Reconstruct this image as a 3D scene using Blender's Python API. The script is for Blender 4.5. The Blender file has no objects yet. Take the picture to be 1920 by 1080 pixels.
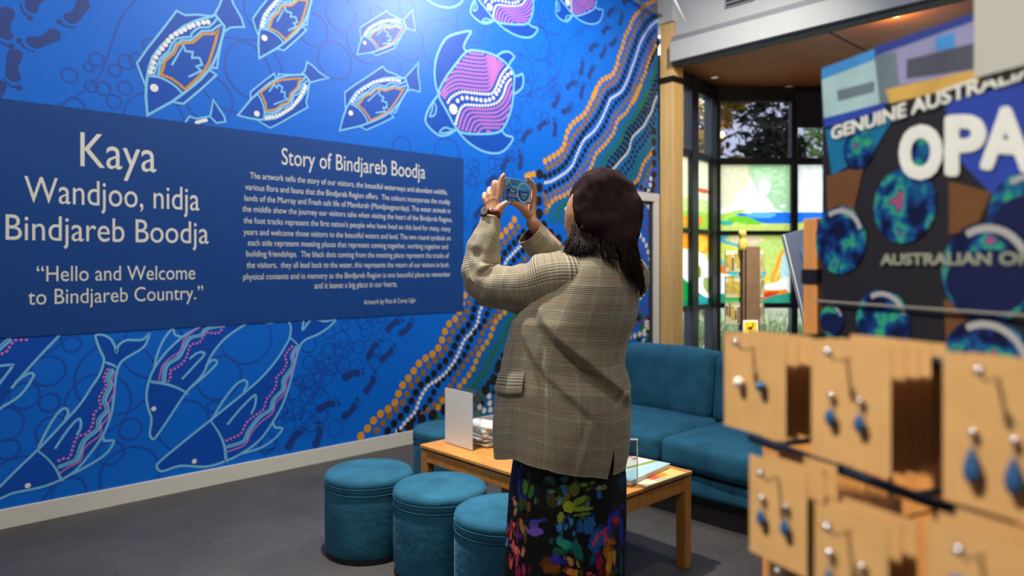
import bpy, bmesh, math, random
import numpy as np
from mathutils import Vector, Matrix, noise
random.seed(7)
S = bpy.context.scene
COL = S.collection
# ------------------------------------------------------------------ camera
FOC, CU, CV, HC = 1340.0, 960.0, 495.0, 1.40       # focal length (px of a 1920 frame), principal point, lens height
ANG = math.radians(46.86)                          # the lens looks 46.9 deg off the mural wall's own direction (+X)
FW = Vector((math.cos(ANG), math.sin(ANG), 0)); RT = Vector((math.sin(ANG), -math.cos(ANG), 0)); UP = Vector((0, 0, 1))
CAM = Vector((0, 0, HC))
cd = bpy.data.cameras.new('camera'); co = bpy.data.objects.new('camera', cd); COL.objects.link(co)
co.location = CAM; co.rotation_euler = (math.pi/2, 0, ANG - math.pi/2)
cd.sensor_width = 36; cd.lens = FOC/1920*36; cd.shift_y = -(540-CV)/1920; cd.clip_start = .05; cd.clip_end = 200
cd.dof.use_dof = True; cd.dof.focus_distance = 2.42; cd.dof.aperture_fstop = 2.2
S.camera = co
# ------------------------------------------------------------------ world, lights, exposure
S.view_settings.view_transform = 'Standard'; S.view_settings.look = 'None'
S.view_settings.gamma = 1; S.view_settings.use_curve_mapping = False; S.view_settings.exposure = 0.0
W = bpy.data.worlds.new('world'); S.world = W; W.use_nodes = True
nt = W.node_tree; bg = nt.nodes['Background']
bg.inputs[0].default_value = (.86, .90, 1.0, 1); bg.inputs[1].default_value = 3.2
sun = bpy.data.lights.new('sun', 'SUN'); sun.energy = 2.2; sun.angle = .05; sun.color = (1, .93, .8)
so = bpy.data.objects.new('sun', sun); COL.objects.link(so); so.rotation_euler = (math.radians(50), math.radians(28), math.radians(35))
def area(name, loc, target, size, power, color=(1, .94, .86), spread=math.pi):
    l = bpy.data.lights.new(name, 'AREA'); l.shape = 'DISK'; l.size = size; l.energy = power; l.color = color; l.spread = spread
    o = bpy.data.objects.new(name, l); COL.objects.link(o); o.location = loc
    o.rotation_euler = (Vector(target)-Vector(loc)).to_track_quat('-Z', 'Y').to_euler(); return o
area('ceiling_lamp_glow', (4.7, 2.2, 4.5), (3.2, 4.6, 3.5), .40, 54, (1, .98, .96), math.radians(110))
area('ceiling_lamp_glow', (2.6, 1.9, 4.5), (2.2, 4.6, 1.4), .5, 30, (1, .97, .94))
area('ceiling_lamp_glow', (5.0, 2.7, 4.5), (6.4, 4.3, 1.7), .3, 27, (1, .95, .86), math.radians(105))
area('ceiling_lamp_glow', (-.6, 1.9, 4.5), (1.3, 3.0, .8), .35, 46, (1, .93, .84))
area('ceiling_lamp_glow', (.2, -1.2, 4.5), (1.8, .8, 1.0), .3, 30, (1, .90, .76))
area('ceiling_lamp_glow', (2.7, .3, 4.5), (3.3, 2.2, .5), .35, 30, (1, .92, .80))
area('ceiling_lamp_glow', (-1.0, 1.35, 4.5), (.78, .28, 1.25), .14, 14, (1, .93, .80), math.radians(42))
area('ceiling_lamp_glow', (4.2, 1.5, 4.5), (5.0, 2.75, 1.3), .2, 16, (1, .95, .86), math.radians(36))  # extra lamp, added to brighten the postcard spinner
area('ceiling_lamp_glow', (1.55, 2.5, 4.5), (1.9, 2.35, .4), .16, 30, (1, .95, .88), math.radians(60))
# ------------------------------------------------------------------ geometry of the photograph: pixel + depth -> place
def at(u, v, d): return CAM + FW*d + RT*((u-CU)/FOC*d) + UP*((CV-v)/FOC*d)
def ray(u, v): return FW + RT*((u-CU)/FOC) + UP*((CV-v)/FOC)
def hit(u, v, p, n):
    r = ray(u, v); return CAM + r*((p-CAM).dot(n)/r.dot(n))
WALL = 4.60
def wl(u, v):
    p = hit(u, v, Vector((0, WALL, 0)), Vector((0, 1, 0))); return (p.x, p.z)
# ------------------------------------------------------------------ helpers
def link(name, me, parent=None):
    o = bpy.data.objects.new(name, me); COL.objects.link(o)
    if parent is not None:
        o.parent = parent; o.matrix_parent_inverse = Matrix.Translation(parent.location).inverted() if parent.rotation_euler[2] == 0 else parent.matrix_basis.inverted()
    return o
def tag(o, label=None, cat=None, group=None, kind=None):
    if label: o['label'] = label
    if cat: o['category'] = cat
    if group: o['group'] = group
    if kind: o['kind'] = kind
    return o
def thing(name, loc, label, cat, group=None):
    o = bpy.data.objects.new(name, None); COL.objects.link(o); o.location = loc; o.empty_display_size = .05
    return tag(o, label, cat, group)
class MB:
    """collects shapes, then links them as ONE mesh"""
    def __init__(s): s.v = []; s.f = []; s.m = []; s.uv = {}; s.smooth = False; s.slot = 0
    def poly(s, pts, m=None):
        i = len(s.v); s.v += [tuple(p) for p in pts]; s.f.append(tuple(range(i, i+len(pts)))); s.m.append(s.slot if m is None else m)
    def grid(s, rows, closed=True, capA=False, capB=False, m=None, uvs=None):
        i = len(s.v); n = len(rows[0]); m = s.slot if m is None else m
        for r in rows: s.v += [tuple(p) for p in r]
        for a in range(len(rows)-1):
            for b in range(n if closed else n-1):
                c = (b+1) % n
                if uvs is not None:
                    c2 = b+1
                    s.uv[len(s.f)] = (uvs(a, b), uvs(a, c2), uvs(a+1, c2), uvs(a+1, b))
                s.f.append((i+a*n+b, i+a*n+c, i+(a+1)*n+c, i+(a+1)*n+b)); s.m.append(m)
        if capA: s.f.append(tuple(i+b for b in reversed(range(n)))); s.m.append(m)
        if capB: s.f.append(tuple(i+(len(rows)-1)*n+b for b in range(n))); s.m.append(m)
    def box(s, c, ex, ey, ez, hx, hy, hz, bev=0, m=None):
        """oriented box: centre, three unit axes, half sizes; bev chamfers the edges along ez and top/bottom"""
        c = Vector(c)
        b = min(bev, hx*.9, hy*.9, hz*.9)
        def ring(k, z):
            x, y = hx-k, hy-k; bb = b*.999 if b > 0 else 0
            if b <= 0: pts = [(-x, -y), (x, -y), (x, y), (-x, y)]
            else: pts = [(-x+b*.6, -y), (x-b*.6, -y), (x, -y+b*.6), (x, y-b*.6), (x-b*.6, y), (-x+b*.6, y), (-x, y-b*.6), (-x, -y+b*.6)]
            return [c+ex*p+ey*q+ez*z for p, q in pts]
        if b > 0: rows = [ring(b, -hz), ring(b*.3, -hz+b*.3), ring(0, -hz+b), ring(0, hz-b), ring(b*.3, hz-b*.3), ring(b, hz)]
        else: rows = [ring(0, -hz), ring(0, hz)]
        s.grid(rows, True, True, True, m)
    def abox(s, x0, x1, y0, y1, z0, z1, bev=0, m=None):
        s.box(((x0+x1)/2, (y0+y1)/2, (z0+z1)/2), Vector((1, 0, 0)), Vector((0, 1, 0)), Vector((0, 0, 1)), (x1-x0)/2, (y1-y0)/2, (z1-z0)/2, bev, m)
    def lathe(s, c, prof, n=40, m=None, ax=None):
        c = Vector(c); ez = ax or UP
        ex = ez.orthogonal().normalized(); ey = ez.cross(ex)
        s.grid([[c+ez*z+ex*(r*math.cos(2*math.pi*k/n))+ey*(r*math.sin(2*math.pi*k/n)) for k in range(n)] for r, z in prof], True, True, True, m)
    def tube(s, pts, rad, n=8, m=None, caps=True):
        pts = [Vector(p) for p in pts]; k = len(pts)
        if not hasattr(rad, '__len__'): rad = [rad]*k
        t0 = (pts[1]-pts[0]).normalized(); nx = t0.orthogonal().normalized(); rows = []
        for i in range(k):
            t = (pts[min(i+1, k-1)]-pts[max(i-1, 0)]).normalized()
            nx = (nx-t*nx.dot(t)).normalized(); ny = t.cross(nx)
            rows.append([pts[i]+nx*(rad[i]*math.cos(2*math.pi*j/n))+ny*(rad[i]*math.sin(2*math.pi*j/n)) for j in range(n)])
        s.grid(rows, True, caps, caps, m)
    def ball(s, c, r, n=12, k=8, m=None, sz=1, sx=1, sy=1):
        c = Vector(c); rows = []
        for a in range(k+1):
            ph = math.pi*(a+.0)/k; rr = max(math.sin(ph), .02)*r
            rows.append([c+Vector((rr*sx*math.cos(2*math.pi*j/n), rr*sy*math.sin(2*math.pi*j/n), -r*sz*math.cos(ph))) for j in range(n)])
        s.grid(rows, True, True, True, m)
    def build(s, name, mats, parent=None, smooth=None, weld=0):
        me = bpy.data.meshes.new(name); me.from_pydata(s.v, [], s.f)
        if not isinstance(mats, (list, tuple)): mats = [mats]
        for x in mats: me.materials.append(x)
        if len(mats) > 1: me.polygons.foreach_set('material_index', [min(a, len(mats)-1) for a in s.m])
        if s.uv:
            l = me.uv_layers.new(name='UVMap')
            for p in me.polygons:
                q = s.uv.get(p.index)
                if q:
                    for a, li in enumerate(p.loop_indices): l.data[li].uv = q[a]
        if smooth if smooth is not None else s.smooth: me.polygons.foreach_set('use_smooth', [True]*len(me.polygons))
        if weld:
            b = bmesh.new(); b.from_mesh(me); bmesh.ops.remove_doubles(b, verts=b.verts, dist=weld); b.to_mesh(me); b.free()
        me.update()
        return link(name, me, parent)
def autosmooth(o, deg=40):
    me = o.data; me.polygons.foreach_set('use_smooth', [True]*len(me.polygons))
    me.set_sharp_from_angle(angle=math.radians(deg)); return o
def spline(pts, step=None, n=6, closed=False):
    """Catmull-Rom through 2D or 3D points"""
    P = [np.array(p, float) for p in pts]; out = []; k = len(P)
    for i in range(k if closed else k-1):
        if closed: a, b, c, d = P[(i-1) % k], P[i], P[(i+1) % k], P[(i+2) % k]
        else: a, b, c, d = P[max(i-1, 0)], P[i], P[i+1], P[min(i+2, k-1)]
        for j in range(n):
            t = j/n; out.append(.5*((2*b)+(c-a)*t+(2*a-5*b+4*c-d)*t*t+(3*b-a-3*c+d)*t**3))
    if not closed: out.append(P[-1])
    return out
def resample(pts, step, start=0.0):
    out = []; need = start
    for a, b in zip(pts[:-1], pts[1:]):
        L = float(np.linalg.norm(b-a))
        if L < 1e-9: continue
        t = need
        while t <= L: out.append(a+(b-a)*(t/L)); t += step
        need = t-L
    return out
def lerp(a, b, t): return a+(b-a)*t
# ------------------------------------------------------------------ materials
MATS = {}
def srgb(r, g, b):
    f = lambda c: (c/255/12.92) if c/255 <= .04045 else ((c/255+.055)/1.055)**2.4
    return (f(r), f(g), f(b), 1)
def mat(name, col, rough=.6, metal=0, noise_amt=0, noise_scale=20, bump=0, bump_scale=200, spec=.5, sheen=0, emit=None, emit_s=0, coat=0, stretch=(1, 1, 1)):
    if name in MATS: return MATS[name]
    m = bpy.data.materials.new(name); m.use_nodes = True; N = m.node_tree.nodes; L = m.node_tree.links
    b = N['Principled BSDF']; b.inputs['Base Color'].default_value = col; b.inputs['Roughness'].default_value = rough
    b.inputs['Metallic'].default_value = metal; b.inputs['Specular IOR Level'].default_value = spec
    if sheen: b.inputs['Sheen Weight'].default_value = sheen; b.inputs['Sheen Roughness'].default_value = .4; b.inputs['Sheen Tint'].default_value = (min(1, col[0]*2.5+.1), min(1, col[1]*2.5+.1), min(1, col[2]*2.5+.1), 1)
    if coat: b.inputs['Coat Weight'].default_value = coat
    if emit: b.inputs['Emission Color'].default_value = emit; b.inputs['Emission Strength'].default_value = emit_s
    if noise_amt or bump:
        tc = N.new('ShaderNodeTexCoord'); mp = N.new('ShaderNodeMapping'); mp.inputs['Scale'].default_value = stretch
        L.new(tc.outputs['Object'], mp.inputs[0])
    if noise_amt:
        nz = N.new('ShaderNodeTexNoise'); nz.inputs['Scale'].default_value = noise_scale; nz.inputs['Detail'].default_value = 5
        L.new(mp.outputs[0], nz.inputs['Vector'])
        mx = N.new('ShaderNodeMix'); mx.data_type = 'RGBA'
        mx.inputs[6].default_value = tuple(c*(1-noise_amt) for c in col[:3])+(1,); mx.inputs[7].default_value = tuple(min(1, c*(1+noise_amt)) for c in col[:3])+(1,)
        cr = N.new('ShaderNodeMapRange'); cr.inputs[1].default_value = .3; cr.inputs[2].default_value = .7
        L.new(nz.outputs[0], cr.inputs[0]); L.new(cr.outputs[0], mx.inputs[0]); L.new(mx.outputs[2], b.inputs['Base Color'])
    if bump:
        n2 = N.new('ShaderNodeTexNoise'); n2.inputs['Scale'].default_value = bump_scale; n2.inputs['Detail'].default_value = 3
        L.new(mp.outputs[0], n2.inputs['Vector'])
        bp = N.new('ShaderNodeBump'); bp.inputs['Strength'].default_value = bump; bp.inputs['Distance'].default_value = .01
        L.new(n2.outputs[0], bp.inputs['Height']); L.new(bp.outputs[0], b.inputs['Normal'])
    MATS[name] = m; return m
def glassy(name, tint=(1, 1, 1, 1), refl=.08, rough=0.0):
    if name in MATS: return MATS[name]
    m = bpy.data.materials.new(name); m.use_nodes = True; N = m.node_tree.nodes; L = m.node_tree.links
    N.remove(N['Principled BSDF']); t = N.new('ShaderNodeBsdfTransparent'); t.inputs[0].default_value = tint
    g = N.new('ShaderNodeBsdfGlossy'); g.inputs['Roughness'].default_value = rough
    fr = N.new('ShaderNodeLayerWeight'); fr.inputs[0].default_value = .25
    ma = N.new('ShaderNodeMath'); ma.operation = 'MULTIPLY_ADD'; ma.inputs[1].default_value = .14; ma.inputs[2].default_value = refl; L.new(fr.outputs['Facing'], ma.inputs[0])
    x = N.new('ShaderNodeMixShader'); L.new(ma.outputs[0], x.inputs[0]); L.new(t.outputs[0], x.inputs[1]); L.new(g.outputs[0], x.inputs[2])
    L.new(x.outputs[0], N['Material Output'].inputs[0]); MATS[name] = m; return m
M_white = mat('white_paint', srgb(226, 226, 222), .55, noise_amt=.02, noise_scale=6)
M_bulk = mat('bulkhead_paint', srgb(200, 203, 196), .6, noise_amt=.02, noise_scale=4)
M_grey = mat('grey_trim', srgb(150, 150, 150), .5)
M_ply = mat('ply_ceiling', srgb(168, 100, 46), .45, noise_amt=.2, noise_scale=3, stretch=(6, .8, 1))
M_post = mat('pale_timber', srgb(234, 192, 124), .5, noise_amt=.10, noise_scale=5, stretch=(7, 7, .4))
M_oak = mat('oak_veneer', srgb(206, 140, 66), .38, noise_amt=.16, noise_scale=6, stretch=(9, 1.2, 3))
M_oakleg = mat('oak_leg', srgb(190, 128, 58), .42, noise_amt=.14, noise_scale=6, stretch=(8, 8, .8))
M_dark = mat('dark_metal_frame', srgb(26, 30, 42), .45, metal=.3)
M_black = mat('black_plastic', srgb(14, 14, 16), .5)
M_chrome = mat('polished_metal', srgb(205, 205, 210), .2, metal=1)
M_velvet = mat('teal_velvet', srgb(40, 92, 116), .85, noise_amt=.22, noise_scale=9, bump=.25, bump_scale=35, sheen=.35, spec=.1)
M_clear = glassy('clear_acrylic', (.93, .95, .96, 1), .06)
# ================================================================== SETTING
def struct(name, mb, m, parent=None, smooth=False):
    o = mb.build(name, m, parent, smooth); 
    if parent is None: o['kind'] = 'structure'
    return o
CEIL = 4.65
m_floor = mat('vinyl_floor', srgb(77, 74, 73), .55, noise_amt=.22, noise_scale=2.2, bump=.12, bump_scale=160)
def floor_tiles():
    N = m_floor.node_tree.nodes; L = m_floor.node_tree.links; b = N['Principled BSDF']
    src = b.inputs['Base Color'].links[0].from_socket
    tc = N.new('ShaderNodeTexCoord'); br = N.new('ShaderNodeTexBrick'); br.offset = .5
    br.inputs['Color1'].default_value = (1, 1, 1, 1); br.inputs['Color2'].default_value = (.9, .9, .9, 1); br.inputs['Mortar'].default_value = (.72, .72, .72, 1)
    br.inputs['Scale'].default_value = 1; br.inputs['Mortar Size'].default_value = .004; br.inputs['Brick Width'].default_value = .9; br.inputs['Row Height'].default_value = .45
    L.new(tc.outputs['Object'], br.inputs[0])
    fn = N.new('ShaderNodeTexNoise'); fn.inputs['Scale'].default_value = 90; fn.inputs['Detail'].default_value = 6; L.new(tc.outputs['Object'], fn.inputs[0])
    mr = N.new('ShaderNodeMapRange'); mr.inputs[1].default_value = .3; mr.inputs[2].default_value = .7; mr.inputs[3].default_value = .75; mr.inputs[4].default_value = 1.25; L.new(fn.outputs[0], mr.inputs[0])
    x = N.new('ShaderNodeMix'); x.data_type = 'RGBA'; x.blend_type = 'MULTIPLY'; x.inputs[0].default_value = 1
    L.new(src, x.inputs[6]); L.new(br.outputs[0], x.inputs[7])
    y = N.new('ShaderNodeMix'); y.data_type = 'RGBA'; y.blend_type = 'MULTIPLY'; y.inputs[0].default_value = 1
    L.new(x.outputs[2], y.inputs[6]); L.new(mr.outputs[0], y.inputs[7]); L.new(y.outputs[2], b.inputs['Base Color'])
floor_tiles()
f = MB(); f.poly([(-3, -4.5, 0), (12.5, -4.5, 0), (12.5, 5.3, 0), (-3, 5.3, 0)]); struct('floor', f, m_floor)
c = MB(); c.abox(-3, 6.62, -4.5, 4.75, CEIL, CEIL+.1); struct('ceiling', c, M_white)
w = MB(); w.abox(-3, 6.5, WALL, WALL+.15, 0, CEIL); struct('wall_left', w, M_white)
w = MB(); w.abox(-3.1, -3, -4.5, 4.7, 0, CEIL); struct('wall_back', w, M_white)
w = MB(); w.abox(-3, 12.5, -4.6, -4.5, 0, CEIL); struct('wall_right', w, M_white)
w = MB(); w.abox(6.52, 6.62, -1.5, 4.40, 3.82, CEIL); struct('wall_front', w, M_bulk)
w = MB(); w.abox(6.52, 6.9, -4.5, -1.5, 0, CEIL); struct('wall_side', w, M_white)
b = MB(); b.abox(-3, 5.5, WALL-.016, WALL, 0, .105, .003); struct('baseboard_left', b, mat('skirting_paint', srgb(222, 220, 208), .5))
# white fascia beam under the bulkhead: face board, grey recessed channel, soffit
t = MB(); t.abox(6.42, 6.56, -1.5, 4.40, 3.55, 3.76, .006, 0); t.abox(6.47, 6.56, -1.5, 4.40, 3.76, 3.83, 0, 1); t.abox(6.47, 6.60, -1.5, 4.40, 3.52, 3.55, 0, 2)
o = t.build('trim_1', [M_bulk, M_grey, mat('soffit_edge', srgb(70, 70, 68), .6)]); o['kind'] = 'structure'
t = MB(); t.abox(6.48, 6.8, 4.40, 4.9, 4.005, CEIL); struct('trim_2', t, M_bulk)
# ------------------------------------------------------------------ bay with windows
BD = 9.3
ZB = lambda v: HC+(CV-v)*BD/FOC
A0 = Vector((6.5, 4.74, 0)); A1 = at(1340, CV, BD); A1.z = 0
E2 = RT.copy(); A2 = A1+E2*3.3; A3 = Vector((9.3, -1.5, 0))
ZC = 3.70
ply = MB(); ply.poly([(6.56, 4.8, ZC), (A1.x, A1.y+.05, ZC), (A2.x+.1, A2.y, ZC), (A3.x, A3.y, ZC), (6.56, -1.5, ZC)])
struct('ceiling_bay', ply, M_ply)
pj = MB(); d = Vector((1, 0, 0))
for y in (3.02, 1.2): pj.abox(6.55, 10.2, y-.012, y+.012, ZC-.006, ZC-.001)
struct('trim_3', pj, M_black)
w = MB(); w.box((A2+A3)/2+UP*1.85, (A3-A2).normalized(), UP.cross((A3-A2).normalized()), UP, (A3-A2).length/2, .05, 1.85)
w.abox(6.6, 9.3, -1.6, -1.5, 0, ZC); struct('wall_bay', w, M_white)
M_tint = glassy('tinted_glass', (.20, .21, .26, 1), .05); M_glass = glassy('window_glass', (.90, .93, .92, 1), .04)
m = bpy.data.materials.new('window_film'); m.use_nodes = True; N = m.node_tree.nodes; L = m.node_tree.links; N.remove(N['Principled BSDF'])
ca = N.new('ShaderNodeAttribute'); ca.attribute_name = 'art'; tl = N.new('ShaderNodeBsdfTranslucent'); tp = N.new('ShaderNodeBsdfTransparent'); gl = N.new('ShaderNodeBsdfGlossy'); gl.inputs['Roughness'].default_value = .08
L.new(ca.outputs[0], tl.inputs[0]); L.new(ca.outputs[0], tp.inputs[0])
x1 = N.new('ShaderNodeMixShader'); x1.inputs[0].default_value = .16; L.new(tl.outputs[0], x1.inputs[1]); L.new(tp.outputs[0], x1.inputs[2])
x2 = N.new('ShaderNodeMixShader'); x2.inputs[0].default_value = .03; L.new(x1.outputs[0], x2.inputs[1]); L.new(gl.outputs[0], x2.inputs[2]); L.new(x2.outputs[0], N['Material Output'].inputs[0])
M_film = m
def inpoly(x, y, P):
    c = False; j = len(P)-1
    for i in range(len(P)):
        if (P[i][1] > y) != (P[j][1] > y) and x < (P[j][0]-P[i][0])*(y-P[i][1])/(P[j][1]-P[i][1])+P[i][0]: c = not c
        j = i
    return c
def art_pane(name, parent, to_px, q0, e, width, z0, z1, shapes, cell=.012):
    nx = max(2, int(width/cell)); nz = max(2, int((z1-z0)/cell)); v = []; f = []; cols = []
    for k in range(nz+1):
        for i in range(nx+1): v.append(q0+e*(width*i/nx)+UP*(z0+(z1-z0)*k/nz))
    for k in range(nz):
        for i in range(nx):
            a = k*(nx+1)+i; f.append((a, a+1, a+nx+2, a+nx+1))
            p = q0+e*(width*(i+.5)/nx)+UP*(z0+(z1-z0)*(k+.5)/nz); U, V = to_px(p)
            col = (235, 240, 236)
            for P, cc, bb in shapes:
                if bb[0] <= U <= bb[2] and bb[1] <= V <= bb[3] and inpoly(U, V, P): col = cc
            n = noise.noise(Vector((U*.16, V*.16, 3)))*.16+noise.noise(Vector((U*.6, V*.6, 7)))*.10
            r = [min(1, max(0, c*(1+n))) for c in srgb(*col)[:3]]
            cols += (r+[1])*4
    me = bpy.data.meshes.new(name); me.from_pydata(v, [], f); at_ = me.color_attributes.new('art', 'FLOAT_COLOR', 'CORNER'); at_.data.foreach_set('color', cols)
    me.materials.append(M_film); return link(name, me, parent)
def to_px(p):
    q = p-CAM; d = q.dot(FW); return (CU+FOC*q.dot(RT)/d, CV-FOC*q.z/d)
CR = lambda pts: [(1240+a/3.376, 360+b/3.376) for a, b in pts]
def shp(pts, col):
    P = [(float(q[0]), float(q[1])) for q in spline(CR(pts), n=4, closed=True)]
    xs = [p[0] for p in P]; ys = [p[1] for p in P]; return (P, col, (min(xs), min(ys), max(xs), max(ys)))
film_art = [shp(*a) for a in [
 ([(100, -200), (320, -200), (320, 140), (100, 140)], (224, 222, 180)), ([(205, -30), (300, -10), (290, 10), (200, -10)], (196, 90, 60)), ([(130, 40), (300, 60), (300, 140), (130, 140)], (190, 206, 130)),
 ([(360, -180), (560, -180), (560, -60), (480, 60), (360, 90)], (226, 226, 190)), ([(560, -180), (830, -180), (830, 110), (690, 90), (600, -30)], (176, 214, 168)),
 ([(640, -80), (690, -50), (660, 30), (620, 0)], (235, 245, 240)), ([(480, 20), (560, -20), (690, 60), (690, 130), (480, 130)], (250, 252, 250)),
 ([(100, 140), (260, 120), (370, 140), (520, 110), (600, 150), (1400, 160), (1400, 260), (100, 260)], (176, 214, 96)),
 ([(520, 134), (1400, 134), (1400, 205), (760, 215), (640, 195), (560, 165)], (34, 112, 226)), ([(540, 134), (720, 134), (680, 165), (570, 160)], (96, 178, 236)),
 ([(420, 175), (520, 150), (640, 195), (760, 205), (900, 190), (1400, 205), (1400, 255), (700, 240), (520, 230)], (112, 196, 50)),
 ([(360, 210), (480, 195), (640, 225), (800, 240), (800, 262), (360, 262)], (206, 224, 110)), ([(380, 180), (450, 190), (440, 210), (370, 205)], (60, 178, 150)),
 ([(130, 255), (1400, 255), (1400, 720), (130, 720)], (200, 214, 110)), ([(365, 280), (430, 275), (400, 300), (500, 335), (620, 350), (600, 365), (430, 340), (375, 310)], (86, 176, 206)),
 ([(430, 290), (560, 275), (660, 300), (600, 335), (480, 325)], (236, 214, 176)), ([(600, 330), (760, 290), (780, 360), (640, 400)], (196, 220, 120)),
 ([(365, 330), (480, 350), (500, 420), (400, 410)], (214, 222, 90)), ([(360, 420), (430, 470), (500, 500), (500, 560), (400, 520), (360, 480)], (60, 196, 196)),
 ([(360, 450), (410, 480), (420, 520), (360, 500)], (240, 130, 30)), ([(360, 520), (500, 560), (500, 670), (360, 650)], (246, 246, 240)),
 ([(490, 470), (560, 480), (560, 560), (500, 560)], (246, 150, 30)), ([(690, 560), (720, 470), (760, 370), (790, 400), (770, 500), (730, 570)], (244, 166, 36)),
 ([(715, 560), (745, 470), (765, 400), (780, 410), (755, 500)], (240, 208, 130)), ([(770, 400), (830, 360), (830, 560), (760, 560)], (186, 226, 230)),
 ([(600, 520), (660, 490), (680, 550), (620, 600)], (240, 200, 60)), ([(600, 600), (700, 580), (830, 530), (830, 640), (620, 660)], (250, 248, 240)),
 ([(610, 630), (700, 622), (800, 620), (760, 670), (620, 682)], (238, 128, 28)), ([(640, 640), (740, 632), (700, 660), (620, 670)], (204, 60, 26)),
 ([(600, 560), (650, 500), (665, 520), (625, 575)], (60, 186, 200)),
 ([(360, 650), (460, 655), (600, 690), (800, 640), (1400, 620), (1400, 720), (360, 720)], (46, 150, 120)), ([(420, 665), (480, 670), (520, 720), (400, 720)], (60, 170, 80)),
 ([(1180, 300), (1400, 330), (1400, 460), (1200, 480)], (240, 170, 60)), ([(830, 380), (1000, 350), (1180, 420), (1000, 520), (830, 480)], (120, 200, 170)),
 ([(100, 255), (300, 265), (320, 350), (250, 395), (130, 350)], (240, 150, 40)), ([(225, 275), (290, 300), (280, 370), (230, 365)], (250, 190, 60)),
 ([(100, 380), (220, 370), (300, 450), (310, 660), (230, 660), (100, 560)], (246, 246, 238)), ([(205, 450), (250, 480), (250, 540), (215, 520)], (120, 150, 50)),
 ([(270, 540), (310, 560), (300, 640), (265, 600)], (150, 170, 90)), ([(130, 550), (190, 600), (270, 660), (310, 680), (310, 740), (130, 740)], (30, 120, 86)),
 ([(130, 560), (170, 580), (180, 680), (130, 690)], (20, 140, 60)), ([(190, 640), (310, 690), (310, 740), (190, 740)], (40, 150, 150)),
 ([(100, 130), (300, 140), (310, 255), (100, 255)], (156, 190, 66)), ([(150, 150), (260, 160), (230, 230), (140, 220)], (206, 150, 50)),
]]
def birds(cx, cy, s):
    return [shp([(cx-s, cy+s*.2), (cx-.1*s, cy-.1*s), (cx+.1*s, cy-1.1*s), (cx+.35*s, cy-.1*s), (cx+s, cy-.2*s), (cx+.3*s, cy+.5*s), (cx-.2*s, cy+.8*s)], (255, 255, 255))]
for q in ((640, -60, 22), (672, -35, 24), (560, 20, 34), (520, 60, 30), (880, 85, 22), (945, 68, 20), (905, 0, 18), (770, 85, 20)): film_art += birds(*q)
def window(name, p0, p1, bays, sizes, label_glass):
    """bays: list of (s0, s1) along the facet, with frame between; transoms at fixed heights"""
    e = (p1-p0).normalized(); n = UP.cross(e); Lf = (p1-p0).length
    root = bpy.data.objects.new(name, None); COL.objects.link(root); root.location = p0; root['kind'] = 'structure'
    zt = [0, .08, ZB(577)-.0, ZB(568), ZB(441), ZB(433), ZB(309), ZB(297), ZB(191), ZC]
    fr = MB()
    edges = [0]+[x for b in bays for x in b]+[Lf]
    for k in range(0, len(edges), 2):
        a, b = edges[k], edges[k+1]
        if b-a > .005: fr.box(p0+e*((a+b)/2)+UP*(ZC/2), e, n, UP, (b-a)/2, .06, ZC/2, .008)
    for a, b in bays:
        for z0, z1 in ((0, .08), (zt[2], zt[3]), (zt[4], zt[5]), (zt[6], zt[7]), (zt[8], ZC)):
            fr.box(p0+e*((a+b)/2)+UP*((z0+z1)/2), e, n, UP, (b-a)/2, .05, (z1-z0)/2)
    fr.build('window_frame', M_dark, root)
    for i, (a, b) in enumerate(bays):
        g = MB(); q = p0+e*a; r = p0+e*b
        for z0, z1, mm, nm in ((.08, zt[2], M_glass, 'lower_pane'), (zt[7], zt[8], M_tint if sizes[i] else M_glass, 'upper_pane')):
            g = MB(); g.poly([q+UP*z0, r+UP*z0, r+UP*z1, q+UP*z1]); g.build(nm, mm, root)
        for z0, z1 in ((zt[3], zt[4]), (zt[5], zt[6])):
            o = art_pane('art_pane', root, to_px, q, e, b-a, z0, z1, film_art); o['label'] = 'pane covered in bright coastal landscape film'
    return root
def s_on(u, p0, p1):
    e = (p1-p0).normalized(); n = UP.cross(e); h = hit(u, CV, p0, n); return (h-p0).dot(e)
sA = [s_on(u, A0, A1) for u in (1268, 1290, 1302, 1328)]
window('window_1', A0, A1, [(sA[0], sA[1]), (sA[2], sA[3])], (0, 0), '')
sB = [s_on(u, A1, A2) for u in (1349, 1481, 1493, 1625, 1640)]
window('window_2', A1, A2, [(sB[0], sB[1]), (sB[2], sB[3]), (sB[4], 3.25)], (1, 1, 1), '')
# roller blind drawn part-way down inside the second upper pane
rb = MB(); q = A1+E2*((sB[2]+sB[3])/2)-FW*.09
rb.box(q+UP*((ZB(242)+ZB(186))/2), E2, FW, UP, (sB[3]-sB[2])/2+.03, .004, (ZB(186)-ZB(242))/2)
rb.box(q+UP*(ZB(186)+.02), E2, FW, UP, (sB[3]-sB[2])/2+.04, .03, .035, .01)
o = rb.build('roller_blind', mat('blind_fabric', srgb(44, 44, 60), .8)); tag(o, 'dark roller blind half drawn over the upper right bay window pane', 'blind')
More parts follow.
